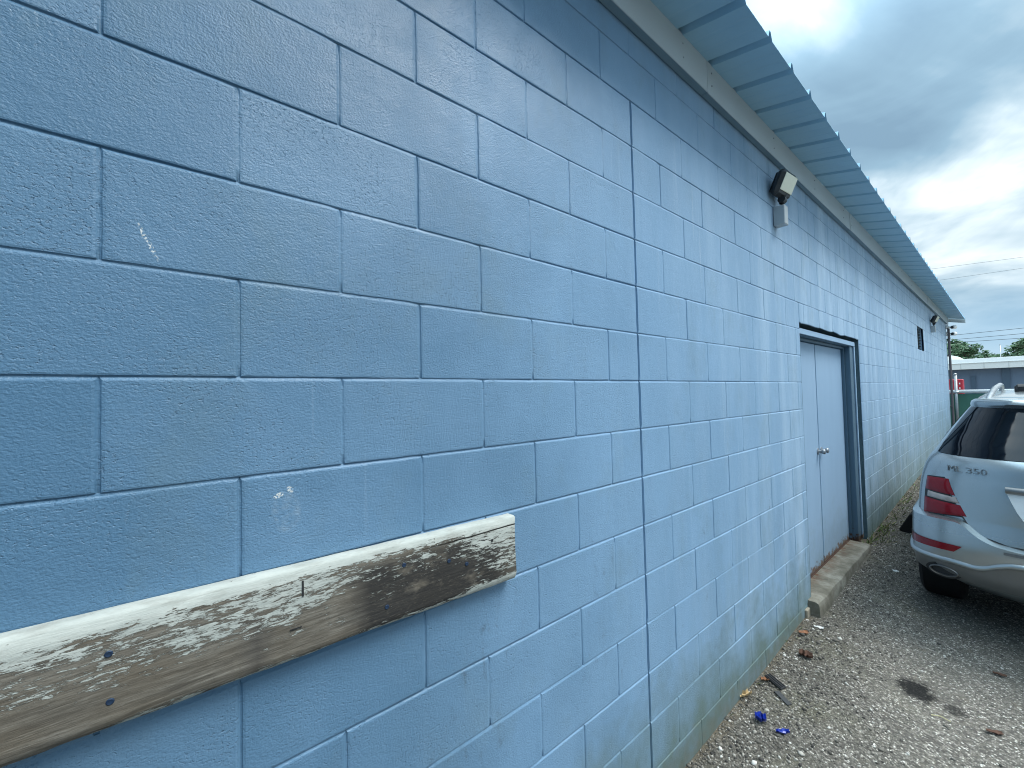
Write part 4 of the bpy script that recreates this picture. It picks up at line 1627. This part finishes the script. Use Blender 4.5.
# tail lamps
for sg in (-1, 1):
    root_l = MB()
    q4 = lambda a, b, c, d: [(sg * a[0], a[1]), (sg * b[0], b[1]), (sg * c[0], c[1]), (sg * d[0], d[1])]
    sL = 0.735
    rx = lambda z: X(float(np.interp(z, [0.875, 0.89, 1.00, 1.09, 1.135], [0.690, 0.695, 0.738, 0.762, 0.772])), z)
    patch(root_l, q4((sL, 1.128), (rx(1.138), 1.142), (rx(0.878), 0.876), (sL, 0.838)), 0.008, 16, 14)
    tl_ = finish(root_l, 'tail_lamp', M_dark)
    for nm, mt, zt0, zt1, zb0, zb1 in (('upper_lens', M_redlens, 1.122, 1.134, 1.026, 1.020), ('clear_lens', M_clearlens, 1.017, 1.010, 0.974, 0.968), ('lower_lens', M_redlens, 0.965, 0.958, 0.846, 0.886)):
        pp_ = MB()
        ins = X(0.722, 1.0) - X(0.738, 1.0)
        sl_ = sL - 0.012 if nm != 'clear_lens' else sL - 0.045
        tlp, trp, brp, blp = (sl_, zt0), (rx(zt1) + ins, zt1), (rx(zb1) + ins, zb1), (sl_, zb0)
        rows = []
        nu, nv = 14, 8
        for j in range(nv + 1):
            v = j / nv
            r = []
            for i in range(nu + 1):
                u = i / nu
                s = (tlp[0] * (1 - u) + trp[0] * u) * (1 - v) + (blp[0] * (1 - u) + brp[0] * u) * v
                z = (tlp[1] * (1 - u) + trp[1] * u) * (1 - v) + (blp[1] * (1 - u) + brp[1] * u) * v
                bow = 0.012 + 0.007 * (1 - (2 * v - 1) ** 4) * (1 - (2 * u - 1) ** 6)
                r.append(P(sg * s, z, bow if sg > 0 else bow))
            rows.append(r)
        pp_.grid(rows)
        finish(pp_, nm, mt, tl_, smooth=80)

# bumper
BT = np.array([(0.395, 0.16), (0.405, 0.10), (0.43, 0.055), (0.50, 0.022), (0.60, 0.004), (0.68, -0.006), (0.74, -0.002), (0.80, 0.006), (0.90, 0.02)])


def bprm(z):
    return [float(np.interp(z, BT[:, 0], BT[:, 1])), float(np.interp(z, [0.39, 0.44, 0.55, 0.75, 0.9], [0.97, 0.992, 0.998, 0.992, 0.985])), 4.7, 0.5, 0.8]


def btop(s):
    x = abs(P(s, 0.8).x) if abs(s) < 1 else 0.98
    return float(np.mean([np.interp(x + d, [0.0, 0.43, 0.55, 0.63, 0.69, 0.80, 0.99], [0.722, 0.728, 0.742, 0.785, 0.852, 0.850, 0.832]) for d in np.linspace(-0.035, 0.035, 9)]))


p = MB()
sb = [-1.22, -1.16, -1.1, -1.05] + list(np.linspace(-1, 1, 181)) + [1.05, 1.1, 1.16, 1.22]
rows = []
for k in range(15):
    t = k / 12
    if k <= 12:
        rows.append([P(s, 0.395 + (btop(s) - 0.395) * t, 0, bprm) for s in sb])
    else:
        sh = (0.45, 1.0)[k - 13]
        r = []
        for s in sb:
            a = P(s, btop(s), 0, bprm)
            b = P(max(-1.25, min(1.25, s)), btop(s) + 0.012, -0.004)
            q = a.lerp(b, sh)
            q.z = btop(s) + 0.010 * sh
            r.append(q)
        rows.append(r)
p.grid(rows)
bump = finish(p, 'rear_bumper', M_car, smooth=70)


def PB(s, z, off):
    return P(s, z, off, bprm)


def bgrid(rows_spec, mat, name, par, smooth=80):
    p = MB()
    p.grid(rows_spec)
    return finish(p, name, mat, par, smooth=smooth)


# lower ridge that dips at each side and rises over the middle skid plate
ridge = [(-1.10, 0.600), (-0.97, 0.568), (-0.86, 0.540), (X(-0.78, .6), 0.562), (X(-0.70, .6), 0.566), (X(-0.60, .6), 0.556), (X(-0.50, .6), 0.628), (X(-0.42, .6), 0.640), (0.0, 0.645)]
ridge = dense(ridge, 14)
ridge = [(ridge[i][0], float(np.mean([ridge[min(max(i + d, 0), len(ridge) - 1)][1] for d in range(-7, 8)]))) for i in range(len(ridge))]
ridge = ridge + [(-s, z) for s, z in ridge[::-1][1:]]
rows = []
for dz, o in ((0.018, 0.001), (0.012, 0.012), (0.000, 0.018), (-0.014, 0.012), (-0.022, 0.001)):
    rows.append([PB(s, z + dz, o) for s, z in ridge])
bgrid(rows, M_car, 'bumper_ridge', bump)
rows = []
for t in np.linspace(0, 1, 6):
    rows.append([PB(s, (z - 0.020) * (1 - t) + 0.425 * t, 0.004) for s, z in ridge if abs(s) < 0.84])
bgrid(rows, M_valance, 'valance', bump)
rows = [[PB(X(x, z), z, 0.010) for x in np.linspace(-0.30, 0.30, 11)] for z in (0.60, 0.52, 0.45)]
bgrid(rows, M_chrome, 'skid_plate', bump)
rows = [[PB(X(x, z), z, 0.0045) for x in np.linspace(-0.50, 0.50, 21)] for z in (0.718, 0.700)]
bgrid(rows, M_valance, 'step_pad', bump)
for sg in (-1, 1):
    p = MB()
    tl_, tr_, br_, bl_ = (0.97, 0.668), (X(0.683, .69), 0.690), (X(0.722, .64), 0.640), (0.95, 0.602)
    rows = []
    for j in range(5):
        v = j / 4
        rows.append([PB(sg * ((tl_[0] * (1 - u) + tr_[0] * u) * (1 - v) + (bl_[0] * (1 - u) + br_[0] * u) * v), (tl_[1] * (1 - u) + tr_[1] * u) * (1 - v) + (bl_[1] * (1 - u) + br_[1] * u) * v, 0.004) for u in np.linspace(0, 1, 15)])
    p.grid(rows)
    finish(p, 'reflector', M_redlens, bump)
    # oval exhaust in a dark recess
    c0 = PB(sg * X(0.770, 0.47), 0.470, 0.002)
    ang = math.atan2(c0.y - PB(sg * X(0.70, .47), .47, 0).y, abs(c0.x) - 0.70)

    def oval(a, b, dy):
        return [(c0.x + sg * a * math.cos(t) * math.cos(ang), c0.y + dy + a * math.cos(t) * math.sin(ang), c0.z + b * math.sin(t)) for t in np.linspace(0, 2 * math.pi, 33)[:-1]]
    p = MB()
    o1, o2 = oval(0.098, 0.052, -0.008), oval(0.092, 0.047, -0.004)
    p.add(o1, [tuple(range(32))])
    finish(p, 'exhaust_recess', M_dark, bump)
    p = MB()
    rr = [oval(0.079, 0.036, -0.010), oval(0.080, 0.037, -0.024), oval(0.074, 0.032, -0.028), oval(0.068, 0.027, -0.022), oval(0.066, 0.026, -0.0095)]
    for a, b in zip(rr[:-1], rr[1:]):
        p.add(a + b, [(i, (i + 1) % 32, 32 + (i + 1) % 32, 32 + i) for i in range(32)])
    finish(p, 'exhaust_pipe', M_exh, bump)

# wheels
def wheel(x, y):
    sg = -1 if x < 0 else 1
    p = MB()
    p.lathe((x, y, 0.37), (sg, 0, 0), [(-0.125, 0.26), (-0.128, 0.33), (-0.105, 0.362), (-0.05, 0.370), (0.05, 0.370), (0.105, 0.362), (0.128, 0.33), (0.125, 0.26), (0.10, 0.24)], 48)
    tw = finish(p, 'wheel', M_tyre, car)
    p = MB()
    p.lathe((x, y, 0.37), (sg, 0, 0), [(0.03, 0.20), (0.06, 0.245), (0.118, 0.255), (0.122, 0.245), (0.085, 0.235), (0.07, 0.06), (0.09, 0.055), (0.095, 0.03)], 40)
    for i in range(10):
        a = 2 * math.pi * i / 10
        mt = Matrix.Translation((x + sg * 0.098, y, 0.37)) @ Matrix.Rotation(a, 4, 'X')
        p.box((-0.008, -0.018, 0.05), (0.008, 0.018, 0.24), mat=mt, bevel=0.004)
    finish(p, 'rim', M_rim, tw)


for x in (-0.865, 0.865):
    for y in (0.93, 3.845):
        wheel(x, y)
# mirrors, roof rails, cross bar, front lamps, door lines
for sg in (-1, 1):
    p = MB()
    mt = Matrix.Translation((sg * 0.90, 3.05, 1.13))
    p.box((-0.055, -0.11, -0.075), (0.055, 0.10, 0.085), mat=mt, bevel=0.03)
    finish(p, 'side_mirror', M_car)
    p = MB()
    p.tube([(sg * 0.560, 0.70, 1.690), (sg * 0.552, 0.80, 1.718), (sg * 0.540, 0.95, 1.750), (sg * 0.525, 1.15, 1.774), (sg * 0.512, 1.4, 1.782), (sg * 0.505, 1.8, 1.780), (sg * 0.50, 2.05, 1.765), (sg * 0.50, 2.2, 1.735), (sg * 0.505, 2.3, 1.69)], [0.020, 0.020, 0.019, 0.018, 0.017, 0.017, 0.017, 0.018, 0.019], 12)
    finish(p, 'roof_rail', M_rim, car, smooth=60)
    p = MB()
    rows = [[P(sg * s, z, 0.006) for s in np.linspace(2.45, 2.85, 14)] for z in (0.98, 0.86, 0.76)]
    p.grid(rows)
    finish(p, 'headlamp', M_clearlens)
p = MB()
rows = [[P(s, z, 0.006) for s in [*np.linspace(2.88, 3.0, 8)]] + [P(-s, z, 0.006) for s in np.linspace(3.0, 2.88, 8)][1:] for z in (0.95, 0.80, 0.66)]
p.grid(rows)
finish(p, 'grille', M_dark)
p = MB()
p.box((-0.425, 1.08, 1.722), (0.425, 1.20, 1.800), bevel=0.018)
finish(p, 'roof_bar', M_dark, car, smooth=30)

# ------------------------------------------------------------------ black block, weeds and litter
q = pix_ground(906, 533)
bb = MB()
bx, by = q.x + 0.12, q.y + 0.02
zb = zg(bx, by)
prof_ = [(-0.17, 0.0), (-0.175, 0.05), (-0.09, 0.22), (-0.06, 0.235), (0.18, 0.235), (0.20, 0.22), (0.20, 0.0)]
n_ = len(prof_)
vs = []
for y_, k in ((0.0, 0.94), (0.012, 1.0), (0.25, 1.0), (0.262, 0.94)):
    vs += [(bx + a * k, by + y_, zb + (b - 0.1) * k + 0.1) for a, b in prof_]
fs = [tuple(range(n_)), tuple(range(3 * n_, 4 * n_))[::-1]]
for j in range(3):
    for i in range(n_):
        fs.append((j * n_ + i, (j + 1) * n_ + i, (j + 1) * n_ + (i + 1) % n_, j * n_ + (i + 1) % n_))
bb.add(vs, fs)
tag(bb.build('rubber_block', M_tyre, None, (bx, by, zb), fix=True), 'black block with sloping end on the ground between wall and car', 'block')


def mat_weed():
    M = NT('weed_leaf')
    c = M.ramp(M.attr('tint'), [(0, (0.045, 0.085, 0.02)), (0.55, (0.11, 0.16, 0.045)), (0.85, (0.24, 0.23, 0.10)), (1, (0.34, 0.30, 0.17))])
    return M.set(color=c, rough=0.7)


wd_ = MB()
for i in range(330):
    y = random.choice([random.uniform(5.25, 7.6), random.uniform(5.3, 6.2), random.uniform(5.2, 9.5)])
    x = abs(random.gauss(0, 0.06)) + 0.006
    if random.random() < 0.02:
        y, x = random.uniform(0.8, 3.3), 0.008
    if y < 5.25 and 3.4 < y:
        continue
    z = zg(x, y)
    h = random.uniform(0.012, 0.062)
    a = random.uniform(0, 6.28)
    d = Vector((math.cos(a), math.sin(a), 0))
    lean = Vector((random.uniform(-0.02, 0.07), random.uniform(-0.05, 0.05), h))
    b = Vector((x, y, z - 0.004))
    w2 = random.uniform(0.002, 0.008)
    wd_.add([b - d * w2 * 0.4, b + d * w2 * 0.4, b + lean * 0.55 + d * w2, b + lean, b + lean * 0.55 - d * w2], [(0, 1, 2, 3, 4)], random.random())
tag(wd_.build('weeds', mat_weed(), None, tint=True), kind='stuff')


def litter(name, label, cat, px, py, build, mat, group=None, lift=0.004):
    q = pix_ground(px, py)
    q.z = zg(q.x, q.y) + lift
    mb_ = MB()
    build(mb_, q)
    o = mb_.build(name, mat, None, q, fix=True)
    sol = o.modifiers.new('thickness', 'SOLIDIFY') if name in ('dry_leaf',) else None
    if sol:
        sol.thickness = 0.0012
    tag(o, label, cat, group)
    return o


M_bluepl = simple('blue_plastic', (0.006, 0.028, 0.30), 0.3, 0, 0.6, var=0.3, nscale=60)
M_leafdry = simple('dry_leaf_brown', (0.115, 0.058, 0.038), 0.85, 0, var=0.4, nscale=60)
M_tan = simple('tan_leaf', (0.46, 0.33, 0.17), 0.85, 0, var=0.3, nscale=60)
M_straw = simple('straw', (0.55, 0.5, 0.28), 0.8, 0, var=0.2)
M_paper = simple('pale_flake', (0.66, 0.66, 0.64), 0.8, 0, var=0.15, nscale=60)


def shard(L, W, H, rot, curl=0.5):
    def f(mb_, q):
        n, m_ = 8, 5
        rows = []
        for i in range(n):
            u = i / (n - 1) - 0.5
            r = []
            for j in range(m_):
                v = j / (m_ - 1) - 0.5
                a, b = u * L, v * W * (1 - 0.9 * abs(u) ** 2.2 * 2) * (1 + 1.1 * mnoise.noise((u * 6, L * 300, 1 if v > 0 else 5))) + 0.25 * W * mnoise.noise((u * 2.5, L * 170, 2))
                z = H * (0.25 + curl * (2 * v) ** 2 + 0.6 * u * u) + 0.2 * H * mnoise.noise((u * 5, v * 5, L * 90))
                r.append((q.x + a * math.cos(rot) - b * math.sin(rot), q.y + a * math.sin(rot) + b * math.cos(rot), q.z + z))
            rows.append(r)
        mb_.grid(rows)
        mb_.grid([[(x, y, z - 0.0025) for x, y, z in r] for r in rows], True)
    return f


def plate(L, W, T, rot, ribs=0):
    def f(mb_, q):
        mt = Matrix.Translation(q) @ Matrix.Rotation(rot, 4, 'Z') @ Matrix.Rotation(R(9), 4, 'Y')
        mb_.box((-L / 2, -W / 2, 0), (L / 2, W / 2, T), mat=mt, bevel=T * 0.25)
        for i in range(ribs):
            y = -W / 2 + (i + 0.5) * W / ribs
            mb_.box((-L / 2 + 0.004, y - 0.002, T + 0.0003), (L / 2 - 0.004, y + 0.002, T + 0.004), mat=mt)
    return f


litter('blue_fragment', 'larger rounded fragment of bright blue plastic on the gravel', 'plastic fragment', 761, 722, shard(0.050, 0.042, 0.030, 0.5, 0.8), M_bluepl, 'bits of blue plastic')
litter('blue_fragment', 'thin pointed sliver of bright blue plastic, nearer the picture edge', 'plastic fragment', 783, 734, shard(0.062, 0.022, 0.014, 0.75, 0.8), M_bluepl, 'bits of blue plastic')
litter('black_fragment', 'ribbed black plastic piece lying close to the wall base', 'plastic fragment', 775, 683, plate(0.100, 0.046, 0.010, R(-18), 3), M_dark)
litter('grey_fragment', 'dull grey flat strip on the gravel below the ribbed black piece', 'plastic fragment', 783, 699, plate(0.085, 0.030, 0.004, R(-28)), simple('grey_rubber', (0.035, 0.038, 0.040), 0.7, var=0.2))
litter('dry_leaf', 'curled pale tan leaf at the foot of the blue wall', 'leaf', 745, 697, shard(0.075, 0.035, 0.022, 1.3, 0.9), M_tan, 'dry leaves on the ground')
litter('dry_leaf', 'crumpled brown leaf between the wall and the near end of the step', 'leaf', 806, 658, shard(0.07, 0.05, 0.025, 0.3, 0.9), M_leafdry, 'dry leaves on the ground')
litter('dry_leaf', 'reddish leaf on the asphalt nearest below the silver car', 'leaf', 1000, 676, shard(0.055, 0.026, 0.010, 0.2, 0.7), M_leafdry, 'dry leaves on the ground')
litter('dry_leaf', 'brown leaf on the asphalt near the lower right corner of the photo', 'leaf', 995, 734, shard(0.06, 0.022, 0.010, 0.5, 0.7), M_leafdry, 'dry leaves on the ground')
litter('dry_leaf', 'small orange leaf beside the ribbed black piece by the wall', 'leaf', 765, 681, shard(0.04, 0.025, 0.012, 0.9, 0.7), simple('orange_leaf', (0.25, 0.115, 0.055), 0.85, 0, var=0.3, nscale=60), 'dry leaves on the ground')
litter('dry_leaf', 'rusty orange leaf below the near end of the concrete step', 'leaf', 804, 634, shard(0.06, 0.035, 0.012, 0.9, 0.7), simple('rusty_leaf', (0.22, 0.10, 0.052), 0.85, 0, var=0.3, nscale=60), 'dry leaves on the ground')
litter('pale_chip', 'large off white chip on the gravel by the step corner', 'chip', 819, 629, shard(0.055, 0.035, 0.018, 0.4, 0.3), M_paper, 'pale chips on the gravel')
litter('pale_chip', 'small white chip on the ground in front of the step', 'chip', 896, 572, shard(0.045, 0.035, 0.012, 1.0, 0.3), M_paper, 'pale chips on the gravel')


def straw(mb_, q):
    mb_.tube([(q.x - 0.035, q.y - 0.01, q.z + 0.003), (q.x, q.y + 0.006, q.z + 0.007), (q.x + 0.035, q.y, q.z + 0.003)], 0.0022, 6)


litter('straw', 'short pale straw lying beside the small oil stain', 'straw', 941, 719, straw, M_straw)
